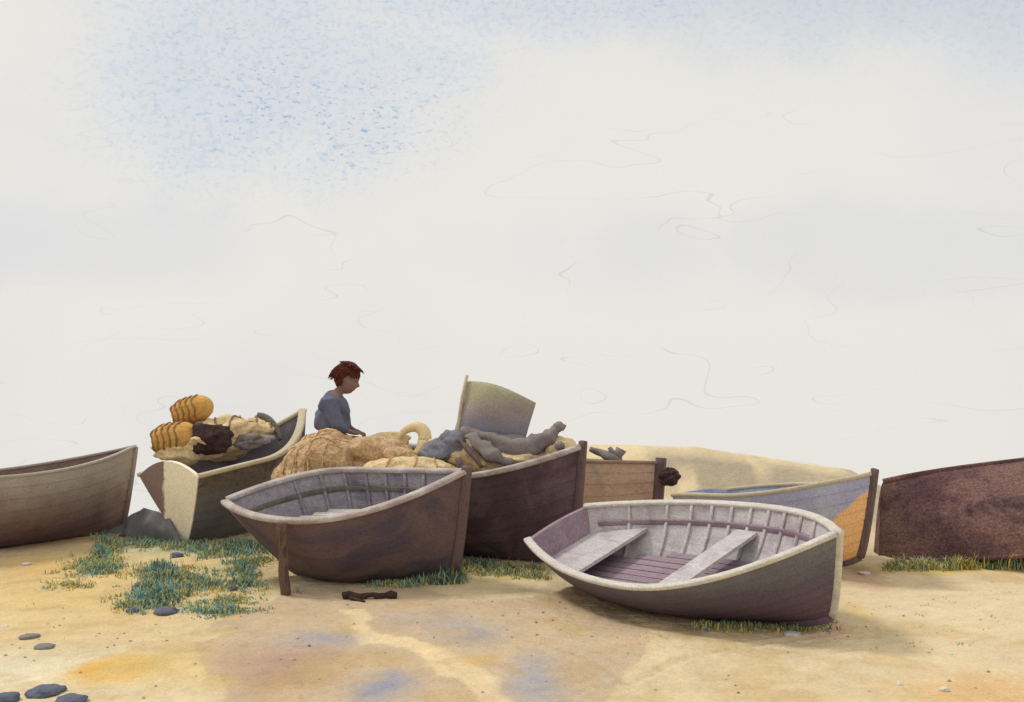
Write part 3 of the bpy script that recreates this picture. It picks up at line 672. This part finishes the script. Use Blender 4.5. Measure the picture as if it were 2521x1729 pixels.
def poly(pts):
    P = [on_ground(*p) for p in pts]; ins = np.zeros(nz, bool); dist = np.full(nz, 9.0)
    for (x0, y0), (x1, y1) in zip(P, P[1:]+P[:1]):
        c = ((y0 > wy) != (y1 > wy)) & (wx < (x1-x0)*(wy-y0)/((y1-y0)+1e-9)+x0); ins ^= c
        dx, dy = x1-x0, y1-y0; t = np.clip(((wx-x0)*dx+(wy-y0)*dy)/(dx*dx+dy*dy+1e-9), 0, 1); dist = np.minimum(dist, np.hypot(wx-x0-t*dx, wy-y0-t*dy))
    return ins, dist
def wash(pts, c, a, soft_=.03, line=.0, lc_=(150, 120, 95)):
    ins, d = poly(pts); sd = np.where(ins, d, -d); mixc(c, a*sm(-soft_, soft_, sd))
    if line: mixc(lc_, line*np.exp(-(d/.022)**2)*(.3+.9*fbm(x*3, y*3, 2)))
n1 = fbm(x*.7, y*.7, 4)
mixc((224, 204, 164), sm(.45, .65, n1)*.7)
mixc((206, 184, 144), sm(.5, .3, n1)*.5)
mixc((218, 188, 124), ell(250, 1440, 520, 130, .8)*.75)
mixc((212, 170, 98), ell(120, 1390, 180, 40, .9)*.5)
mixc((226, 214, 184), ell(150, 1650, 420, 65, .7)*.75)
mixc((218, 178, 96), ell(300, 1650, 150, 50, .6)*.85); mixc((222, 172, 78), ell(240, 1640, 60, 30, .8)*.6)
mixc((214, 184, 118), ell(480, 1640, 220, 70, .7)*.6)
wash([(590, 1505), (680, 1480), (760, 1440), (1000, 1440), (1120, 1470), (1180, 1470), (1300, 1478), (1420, 1465), (1500, 1490), (1560, 1530), (1600, 1600), (1500, 1700), (1480, 1729), (1480, 1900), (1330, 1900), (1260, 1729), (1210, 1660), (1120, 1600), (1060, 1575), (950, 1568), (900, 1545), (870, 1500), (840, 1495), (850, 1530), (900, 1590), (1000, 1590), (1060, 1620), (1100, 1660), (1180, 1700), (1240, 1760), (1240, 1900), (560, 1900), (560, 1680), (480, 1580), (600, 1570), (520, 1545)], (192, 168, 140), .72, .07, .25)  # damp wash, plus shadow-like brown painted under the middle boat
wash([(850, 1498), (905, 1500), (930, 1555), (1060, 1580), (1180, 1650), (1270, 1760), (1225, 1760), (1130, 1680), (1030, 1605), (900, 1575)], (226, 202, 160), .9, .02)
mixc((172, 136, 108), ell(720, 1650, 170, 70, .9)*.7)
for (u, v, ru, rv, c, a) in ((760, 1575, 110, 22, (160, 158, 164), .55), (960, 1680, 70, 26, (134, 140, 164), .6), (1160, 1550, 120, 35, (160, 160, 168), .65), (1330, 1660, 90, 70, (158, 158, 168), .7), (1180, 1625, 50, 22, (214, 176, 96), .6), (1275, 1665, 30, 25, (206, 164, 84), .5),
        (2120, 1400, 60, 24, (146, 112, 96), .7), (2160, 1440, 60, 30, (186, 144, 128), .6), (2010, 1545, 110, 26, (206, 158, 138), .7), (2110, 1500, 40, 30, (224, 184, 100), .5), (2400, 1700, 260, 60, (220, 172, 108), .6), (130, 1330, 110, 22, (120, 92, 84), .7), (700, 1620, 160, 60, (178, 152, 136), .6), (960, 1690, 110, 40, (150, 152, 168), .6), (1330, 1700, 110, 60, (160, 160, 170), .6), (820, 1570, 120, 24, (168, 164, 168), .6), (1420, 1640, 130, 60, (186, 168, 152), .6), (1050, 1520, 150, 20, (176, 164, 156), .5), (1690, 1560, 70, 24, (168, 146, 118), .8), (1490, 1505, 45, 22, (150, 130, 110), .5), (780, 1442, 130, 12, (226, 212, 186), .7), (2300, 1480, 350, 40, (222, 202, 166), .6), (450, 1345, 260, 30, (226, 206, 166), .5)):  # brown just below the grey boat paints its ground shadow into the sand
    mixc(c, ell(u, v, ru, rv, .85)*a)
# upper bank: grey patches
bk = sm(13.8, 14.8, y); mixc((228, 208, 168), bk*.7); mixc((176, 164, 140), bk*sm(.47, .53, fbm(x*.45+3.3, y*1.1+2, 4))*.9)
ex = x+.5*(fbm(x*1.5+5, y*1.5+5, 4)-.5); ey = y+.5*(fbm(x*1.7+25, y*1.7+5, 4)-.5)
for cx_, cy_, rx_, ry_, a_ in ((2.4, 15.75, .95, .38, .9), (3.45, 15.6, .75, .22, .85), (4.3, 15.8, .4, .15, .7)): mixc((172, 160, 138), (1-sm(.85, 1.05, np.hypot((ex-cx_-.0)/rx_, (ey-cy_)/ry_)))*a_)
for (u, v, ru, rv) in ((395, 1460, 90, 40), (400, 1350, 150, 22), (250, 1395, 80, 26), (570, 1400, 80, 36), (500, 1500, 120, 16), (560, 1350, 90, 22), (1040, 1440, 140, 12), (1240, 1408, 120, 14), (1880, 1545, 170, 10)): mixc((164, 172, 130), ell(u, v, ru, rv, .9)*.55)
for (u, v, ru, rv) in ((380, 1470, 50, 26), (240, 1400, 40, 18), (440, 1352, 60, 10)): mixc((120, 156, 150), ell(u, v, ru, rv, .9)*.5)
mixc((206, 180, 96), ell(2400, 1402, 260, 14, .8)*.7); mixc((206, 180, 96), ell(1250, 1425, 120, 8, .8)*.5)
mixc((196, 166, 112), (1-bk)*sm(.56, .7, fbm(x*2.3+8, y*2.3, 4))*.4)
ca = me.color_attributes.new('stain_and_shade', 'FLOAT_COLOR', 'POINT'); ca.data.foreach_set('color', np.concatenate([col, np.ones((nz, 1))], 1).ravel())
ms = bpy.data.materials.new('sand'); ms.use_nodes = True; nt = ms.node_tree; N = nt.nodes; Lk = nt.links; bs_ = N['Principled BSDF']; bs_.inputs['Roughness'].default_value = .95; bs_.inputs['Specular IOR Level'].default_value = .1
at_ = N.new('ShaderNodeVertexColor'); at_.layer_name = 'stain_and_shade'; tc = N.new('ShaderNodeTexCoord')
def noi(sc, det=4):
    a = N.new('ShaderNodeTexNoise'); a.inputs['Scale'].default_value = sc; a.inputs['Detail'].default_value = det; Lk.new(tc.outputs['Object'], a.inputs['Vector']); return a
def mrange(src, a, b_, c, d):
    r_ = N.new('ShaderNodeMapRange'); [setattr(r_.inputs[i+1], 'default_value', w_) for i, w_ in enumerate((a, b_, c, d))]; Lk.new(src, r_.inputs[0]); return r_.outputs[0]
def mul(a, b_):
    m = N.new('ShaderNodeMix'); m.data_type = 'RGBA'; m.blend_type = 'MULTIPLY'; m.inputs[0].default_value = 1; Lk.new(a, m.inputs[6]); Lk.new(b_, m.inputs[7]); return m.outputs[2]
SANDK = 1.0
c_ = mul(at_.outputs[0], mrange(noi(38).outputs[0], .3, .7, SANDK*.93, SANDK*1.07)); c_ = mul(c_, mrange(noi(6).outputs[0], .3, .7, .94, 1.05)); c_ = mul(c_, mrange(noi(140, 2).outputs[0], .3, .7, .84, 1.14)); c_ = mul(c_, mrange(noi(2.2, 6).outputs[0], .3, .7, .93, 1.06))
Lk.new(c_, bs_.inputs['Base Color'])
bp = N.new('ShaderNodeBump'); bp.inputs['Strength'].default_value = .8; bp.inputs['Distance'].default_value = .035; Lk.new(noi(11, 9).outputs[0], bp.inputs['Height']); Lk.new(bp.outputs[0], bs_.inputs['Normal'])
me.materials.append(ms); go = bpy.data.objects.new('sand', me); C.objects.link(go); tag(go, 'sandy beach with damp brown and ochre patches and painted shade', 'sand', kind='structure')

# ------------------------------------------------------------------ grass
def gmat(n, cols, k): return mat(n, cols, k=k, scale=9, grain=.1, bump=0, rough=.7)
GM = [gmat('grass_teal', [(104, 150, 150), (130, 168, 158)], 1.1), gmat('grass_green', [(134, 150, 110), (156, 166, 122)], 1.1), gmat('grass_olive', [(186, 168, 90), (212, 190, 110)], 1.05), gmat('grass_dark', [(74, 112, 120), (96, 132, 126)], .95)]
gv = []; gf = []; gm_ = []; rg = random.Random(12)
def blade(x, y, h, lean, w, mi):
    a = rg.uniform(0, 6.28); z = gz(x, y)-.004; d = Vector((math.cos(a), math.sin(a), 0)); sd = Vector((-d.y, d.x, 0))*w/2; n = len(gv)
    P_ = [Vector((x, y, z))+d*lean*h*f_*f_+Vector((0, 0, h*(f_-.35*lean*f_*f_))) for f_ in (0, .4, .75, 1)]
    gv.extend([P_[0]-sd, P_[0]+sd, P_[1]+sd*.9, P_[1]-sd*.9, P_[2]+sd*.55, P_[2]-sd*.55, P_[3]])
    gf.extend([(n, n+1, n+2, n+3), (n+3, n+2, n+4, n+5), (n+5, n+4, n+6)]); gm_.extend([mi]*3)
def patch(u, v, ru, rv, n, h, wts, clump=6, w=.013):
    for i in range(int(n*1.5)):
        a = rg.uniform(0, 6.28); r = abs(rg.gauss(0, .55)) if n > 20 else math.sqrt(rg.random()); cx, cy = on_ground(u+ru*r*math.cos(a), v+rv*r*math.sin(a)); mi = rg.choices(range(4), wts)[0]; hh = h*rg.choice((.5, .8, 1, 1.25))
        for j in range(clump+2):
            blade(cx+rg.gauss(0, .03), cy+rg.gauss(0, .035), hh*rg.uniform(.35, 1.25), rg.uniform(.1, 1.1), w*rg.uniform(.6, 1.2), mi if rg.random() < .8 else rg.choice((1, 2)))
T = (6, 3, 1, 1); T2 = (5, 4, 2, .5)
for p in ((265, 1345, 30, 20, 80, .09, (5, 3, 1, 1)), (250, 1390, 60, 26, 120, .06, (4, 4, 2, 0)), (440, 1420, 150, 40, 160, .04, (3, 4, 3, 0)), (560, 1480, 120, 30, 110, .035, (3, 4, 3, 0)), (540, 1360, 110, 18, 140, .07, T), (640, 1350, 40, 16, 90, .07, T)): patch(*p)
for p in ((360, 1335, 60, 14, 90, .07, T), (470, 1345, 130, 14, 150, .06, T2), (590, 1350, 50, 22, 120, .08, T), (230, 1400, 70, 24, 130, .07, T2), (260, 1360, 35, 30, 90, .08, T), (400, 1420, 90, 25, 130, .06, T2), (395, 1465, 70, 38, 200, .09, (5, 1, 1, 3)), (400, 1410, 25, 18, 60, .10, (4, 1, 0, 4)),
          (490, 1440, 80, 18, 100, .06, T2), (600, 1400, 40, 35, 110, .07, T), (340, 1490, 60, 24, 90, .06, T2), (540, 1508, 80, 12, 110, .045, T), (600, 1440, 70, 16, 70, .05, T2), (640, 1380, 60, 14, 50, .04, (1, 3, 4, 0)), (170, 1440, 60, 14, 40, .04, (2, 3, 4, 0))):
    patch(*p)
for i in range(260):
    t = rg.random(); u = 910+t*230; v = 1442-t*14+rg.uniform(-10, 8); patch(u, v, 10, 5, 1, .05+.09*math.exp(-((t-.78)/.2)**2), (2, 4, 3, 2) if t < .7 else (3, 2, 1, 4), 7)
for i in range(240):
    t = rg.random(); patch(1130+t*210, 1398+t*18+rg.uniform(-14, 12), 10, 4, 1, .07, (2, 4, 4, 2), 7)
for i in range(200):
    t = rg.random(); patch(1725+t*320, 1545-10*abs(t-.5)+rg.uniform(-8, 12), 10, 4, 1, .045, (1, 3, 5, 1) if rg.random() < .8 else (3, 1, 1, 2), 6)
for i in range(620):
    t = rg.random(); u = 2190+t*400; patch(u, 1398-6*t+rg.uniform(-8, 8), 10, 3, 1, .08+.2*sm(.2, .9, t)*rg.uniform(.4, 1.1), (3, 5, 4, 1) if rg.random() < .75 else (0, 2, 6, 0), 6, w=.014)
for i in range(50): patch(rg.uniform(1540, 2500), rg.uniform(1450, 1600), 30, 10, 1, .025, (0, 2, 5, 0), 3)
tag(mesh_obj('grass', gv, gf, GM, smooth=False, fm=gm_, loc=(0, 11, 0)), 'blue green and olive beach grass in tufts', 'grass', kind='stuff')

# ------------------------------------------------------------------ stones, driftwood, shells
M_stone = mat('blue_grey_stone', [(104, 110, 130), (128, 134, 152), (112, 114, 124)], k=.6, scale=7, bump=.4)
M_pebble = mat('grey_pebble', [(166, 160, 158), (182, 178, 172)], k=.55, scale=9)
M_shell = mat('white_shell', [(226, 222, 214), (236, 232, 224)], k=.85, scale=9)
def rock(name, u, v, w, h, m, label, cat, group, seed):
    cx, cy = on_ground(u, v); sx_ = w/2/F*cy; z = gz(cx, cy); hz = h/F*cy*.5
    vv, ff = blob_mesh((cx, cy, z+hz*.35), (sx_, sx_*.85, hz), amp=.25, seed=seed, sub=3, rotz=seed)
    o = mesh_obj(name, vv, ff, m, loc=(cx, cy, z)); return tag(o, label, cat, group)
G = 'blue grey stones in the foreground corner'
rock('stone', 112, 1703, 100, 26, M_stone, 'long flat blue grey stone at the bottom left, behind the others', 'stone', G, 1)
rock('stone', 175, 1728, 90, 26, M_stone, 'blue grey stone at the bottom edge, rightmost of the corner group', 'stone', G, 2)
rock('stone', 18, 1722, 62, 30, M_stone, 'blue grey stone cut by the bottom left corner', 'stone', G, 3)
rock('pebble', 72, 1572, 52, 12, M_pebble, 'pale grey pebble, farther of two on the left sand', 'pebble', None, 4)
rock('pebble', 110, 1597, 58, 14, M_pebble, 'pale grey pebble, nearer of two on the left sand', 'pebble', None, 5)
G = 'stones among the grass'
rock('stone', 396, 1460, 44, 22, M_stone, 'dark stone in the middle of the teal grass', 'stone', G, 6)
rock('stone', 330, 1505, 36, 16, M_stone, 'small stone at the left foot of the teal grass', 'stone', G, 7)
rock('stone', 408, 1510, 70, 22, M_stone, 'wide stone at the front edge of the teal grass', 'stone', G, 8)
rock('stone', 572, 1452, 26, 16, M_stone, 'small stone in the grass left of the prop post', 'stone', G, 9)
rock('stone', 435, 1370, 34, 16, M_stone, 'stone in the grass below the cream transom', 'stone', G, 10)
rock('stone', 345, 1442, 30, 14, M_stone, 'small stone at the left of the teal grass', 'stone', G, 19)
q = MB(); a = on_ground(845, 1478); c = on_ground(978, 1474)
q.tube([Vector((a[0]+(c[0]-a[0])*i/9, a[1]+(c[1]-a[1])*i/9+.02*math.sin(i*2), gz(*a)+.025+.012*math.sin(i*1.7))) for i in range(10)], lambda t: .03+.012*math.sin(9*t), 9, wob=.03)
q.tube([Vector((a[0]+.06, a[1]-.02, .03)), Vector((a[0]+.14, a[1]-.1, .02)), Vector((a[0]+.2, a[1]-.14, .015))], lambda t: .02*(1-.6*t), 7, wob=.01)
tag(q.build('driftwood', mat('charred_wood', [(70, 50, 42), (94, 70, 56)], k=.6, scale=12), loc=(a[0], a[1], 0)), 'dark piece of driftwood on the damp sand before the middle boat', 'driftwood')
SH = ((1950, 1562, 46, 12, 'largest white shell, below the grey boat bow'), (2128, 1412, 30, 9, 'white shell by the foot of the blue boat'), (65, 1391, 22, 8, 'white shell on the ochre sand at far left'), (12, 1547, 20, 8, 'white shell at the left edge of the sand'), (2215, 1690, 16, 14, 'white shell at the bottom right, leftmost of that pair'), (2325, 1702, 26, 14, 'white shell at the bottom right, rightmost of that pair'), (1278, 1415, 14, 6, 'tiny white shell before the brown boat grass'), (2118, 1622, 14, 5, 'tiny white shell on the right sand'), (2340, 1612, 14, 5, 'tiny white shell farther right on the open sand'), (110, 1326, 30, 10, 'white shell on the dark stain under the far left boat'))
for i, (u, v, w, h, l) in enumerate(SH): rock('shell', u, v, w, h, M_shell, l, 'shell', 'white shells scattered on the sand', 30+i)

gq = MB(); rg2 = random.Random(9)
for i in range(320):
    u = rg2.uniform(-80, 2600); v = rg2.triangular(1400, 1760, 1500)
    if fbm(np.array([u*.006]), np.array([v*.02]), 3)[0] < .5 and rg2.random() < .8: continue
    a_, b_ = on_ground(u, v); s_ = rg2.uniform(.006, .016); z_ = gz(a_, b_); n_ = len(gq.v); g_ = rg2.uniform(0, 6); c_g, s_g = math.cos(g_), math.sin(g_)
    pts = [(1, .2, 0), (.2, .8, 0), (-.9, .4, 0), (-.6, -.7, 0), (.5, -.8, 0), (.1, .1, .55), (.1, .1, -.3)]; e_ = [Vector((a_+s_*(p[0]*c_g-p[1]*s_g), b_+s_*(p[0]*s_g+p[1]*c_g), z_+s_*(p[2]+.15))) for p in pts]
    gq.add(e_, [(i_, (i_+1) % 5, 5) for i_ in range(5)]+[((i_+1) % 5, i_, 6) for i_ in range(5)])
tag(gq.build('gravel', mat('mixed_gravel', [(140, 120, 100), (196, 184, 166), (120, 112, 112)], k=.8, scale=30), smooth=False), 'fine gravel and shell bits strewn thinly over the sand', 'gravel', kind='stuff')

# ------------------------------------------------------------------ sky, sun, camera
sun_dir = Vector((-.62, .30, .95)).normalized(); elev = math.asin(sun_dir.z); azim = math.atan2(sun_dir.x, sun_dir.y)
w = bpy.data.worlds.new('World'); bpy.context.scene.world = w; w.use_nodes = True; nt = w.node_tree; N = nt.nodes; Lk = nt.links; N.clear()
tc = N.new('ShaderNodeTexCoord')
def M_(op, a, b_=None, c=None, clamp=False):
    n = N.new('ShaderNodeMath'); n.operation = op; n.use_clamp = clamp
    for i, v in enumerate((a, b_, c)):
        if v is None: continue
        if isinstance(v, (int, float)): n.inputs[i].default_value = v
        else: Lk.new(v, n.inputs[i])
    return n.outputs[0]
def noise_(scale, det=4, vec=None, dist=0, rough=.5):
    a = N.new('ShaderNodeTexNoise'); a.inputs['Scale'].default_value = scale; a.inputs['Detail'].default_value = det; a.inputs['Distortion'].default_value = dist; a.inputs['Roughness'].default_value = rough
    Lk.new(vec or tc.outputs['Generated'], a.inputs['Vector']); return a.outputs[0]
def mixw(f, a, b_):
    m = N.new('ShaderNodeMix'); m.data_type = 'RGBA'
    for i, v in ((0, f), (6, a), (7, b_)):
        if isinstance(v, (int, float, tuple)): m.inputs[i].default_value = v
        else: Lk.new(v, m.inputs[i])
    return m.outputs[2]
def smo(x_, a, b_):
    r_ = N.new('ShaderNodeMapRange'); r_.interpolation_type = 'SMOOTHSTEP'; r_.inputs[1].default_value = a; r_.inputs[2].default_value = b_; Lk.new(x_, r_.inputs[0]); return r_.outputs[0]
sp = N.new('ShaderNodeSeparateXYZ'); Lk.new(tc.outputs['Generated'], sp.inputs[0])
ydir = M_('MAXIMUM', M_('ABSOLUTE', sp.outputs[1]), .25); az = M_('DIVIDE', sp.outputs[0], ydir); el = M_('DIVIDE', sp.outputs[2], ydir)
nA = noise_(5, 4); nB = noise_(9, 5, dist=.5)
def patch_w(cx, cy, rx, ry, wob=.7):
    d = M_('SQRT', M_('ADD', M_('POWER', M_('DIVIDE', M_('SUBTRACT', az, cx), rx), 2), M_('POWER', M_('DIVIDE', M_('SUBTRACT', el, cy), ry), 2)))
    d = M_('ADD', d, M_('MULTIPLY', M_('SUBTRACT', nB, .5), wob)); m = smo(d, 1.1, .3); return m
p1 = patch_w(-.20, .225, .22, .12, .9); p2 = patch_w(-.15, .195, .14, .075, 1.2); p5 = patch_w(.25, .085, .30, .055, 1.6); p6 = patch_w(-.33, .09, .18, .05, 1.5); p3 = patch_w(.33, .34, .40, .13); p4 = patch_w(.02, .30, .3, .06)
blue = M_('MAXIMUM', M_('MAXIMUM', p1, p4), M_('MULTIPLY', p3, .8))
sky = N.new('ShaderNodeTexSky'); sky.sky_type = 'NISHITA'; sky.sun_disc = False; sky.sun_elevation = elev; sky.sun_rotation = azim
ns = N.new('ShaderNodeMix'); ns.data_type = 'RGBA'; ns.blend_type = 'MULTIPLY'; ns.inputs[0].default_value = 1; Lk.new(sky.outputs[0], ns.inputs[6]); ns.inputs[7].default_value = (.1, .1, .1, 1)
cream = lin((236, 233, 227)); pale = lin((213, 216, 219))
grey_f = M_('MULTIPLY', smo(noise_(4, 5, dist=.4), .47, .68), .45)
cloud = mixw(grey_f, cream, lin((224, 224, 226)))
cloud = mixw(M_('MULTIPLY', smo(noise_(7, 3), .55, .7), .4), cloud, lin((236, 230, 225)))
c1 = mixw(M_('MULTIPLY', blue, .8), cloud, lin((216, 221, 227)))
c1 = mixw(M_('MULTIPLY', M_('MAXIMUM', p5, p6), .5), c1, lin((219, 220, 224))); c1 = mixw(M_('MULTIPLY', p3, .55), c1, lin((196, 205, 214)))
# broken mackerel cloud: small tilted flecks of clear sky
mpn = N.new('ShaderNodeMapping'); mpn.inputs['Rotation'].default_value = (0, math.radians(22), 0); mpn.inputs['Scale'].default_value = (1, 1, 2.0); Lk.new(tc.outputs['Generated'], mpn.inputs[0])
fl = noise_(190, 3, vec=mpn.outputs[0], rough=.6); flm = smo(fl, .56, .68)
c1 = mixw(M_('MULTIPLY', M_('MULTIPLY', flm, M_('MAXIMUM', M_('MULTIPLY', p2, 1.0), M_('MULTIPLY', blue, .45))), .85), c1, lin((140, 184, 218)))
fl2 = smo(noise_(230, 2), .50, .62); c1 = mixw(M_('MULTIPLY', M_('MULTIPLY', fl2, blue), .35), c1, lin((190, 202, 222)))
# faint wisp outlines
mp4 = N.new('ShaderNodeMapping'); mp4.inputs['Rotation'].default_value = (0, math.radians(14), 0); mp4.inputs['Scale'].default_value = (1, 1, 3.6); mp4.inputs['Location'].default_value = (.7, 0, .4); Lk.new(tc.outputs['Generated'], mp4.inputs[0])
nl = noise_(5, 2, vec=mp4.outputs[0], dist=.35); ln = smo(M_('ABSOLUTE', M_('SUBTRACT', nl, .5)), .0022, .0005); gate = smo(noise_(9, 2), .44, .56); band_ = smo(el, .24, .16)
c1 = mixw(M_('MULTIPLY', M_('MULTIPLY', M_('MULTIPLY', ln, gate), band_), .20), c1, lin((150, 148, 150)))
mp2 = N.new('ShaderNodeMapping'); mp2.inputs['Location'].default_value = (3.3, 1.7, 2.2); mp2.inputs['Scale'].default_value = (1, 1, 4.2); mp2.inputs['Rotation'].default_value = (0, math.radians(24), 0); Lk.new(tc.outputs['Generated'], mp2.inputs[0])
nl2 = noise_(4.5, 2, vec=mp2.outputs[0], dist=.3); ln2 = smo(M_('ABSOLUTE', M_('SUBTRACT', nl2, .54)), .0022, .0005); gate2 = smo(noise_(12, 2), .48, .58)
c1 = mixw(M_('MULTIPLY', M_('MULTIPLY', M_('MULTIPLY', ln2, gate2), band_), .20), c1, lin((150, 148, 152)))
gr = M_('ADD', .985, M_('MULTIPLY', noise_(330, 3), .03)); g_ = N.new('ShaderNodeMix'); g_.data_type = 'RGBA'; g_.blend_type = 'MULTIPLY'; g_.inputs[0].default_value = 1; Lk.new(c1, g_.inputs[6]); Lk.new(gr, g_.inputs[7])
fin = mixw(.96, ns.outputs[2], g_.outputs[2])
bg = N.new('ShaderNodeBackground'); Lk.new(fin, bg.inputs[0]); bg.inputs[1].default_value = 1.0
wo = N.new('ShaderNodeOutputWorld'); Lk.new(bg.outputs[0], wo.inputs[0])
sl = bpy.data.lights.new('sun', 'SUN'); sl.energy = 1.5; sl.angle = math.radians(11); sl.color = (1, .97, .92); so = bpy.data.objects.new('sun', sl); C.objects.link(so); so.rotation_euler = (-sun_dir).to_track_quat('-Z', 'Y').to_euler()
cam = bpy.data.cameras.new('camera'); cam.sensor_width = 36; cam.lens = F/2521*36; cam.clip_end = 3000; cam.clip_start = .05
co_ = bpy.data.objects.new('camera', cam); C.objects.link(co_); co_.location = (0, 0, CH); co_.rotation_euler = (math.radians(90), 0, 0)
sc = bpy.context.scene; sc.camera = co_; sc.view_settings.view_transform = 'Standard'; sc.view_settings.look = 'None'; sc.view_settings.exposure = 0; sc.view_settings.gamma = 1
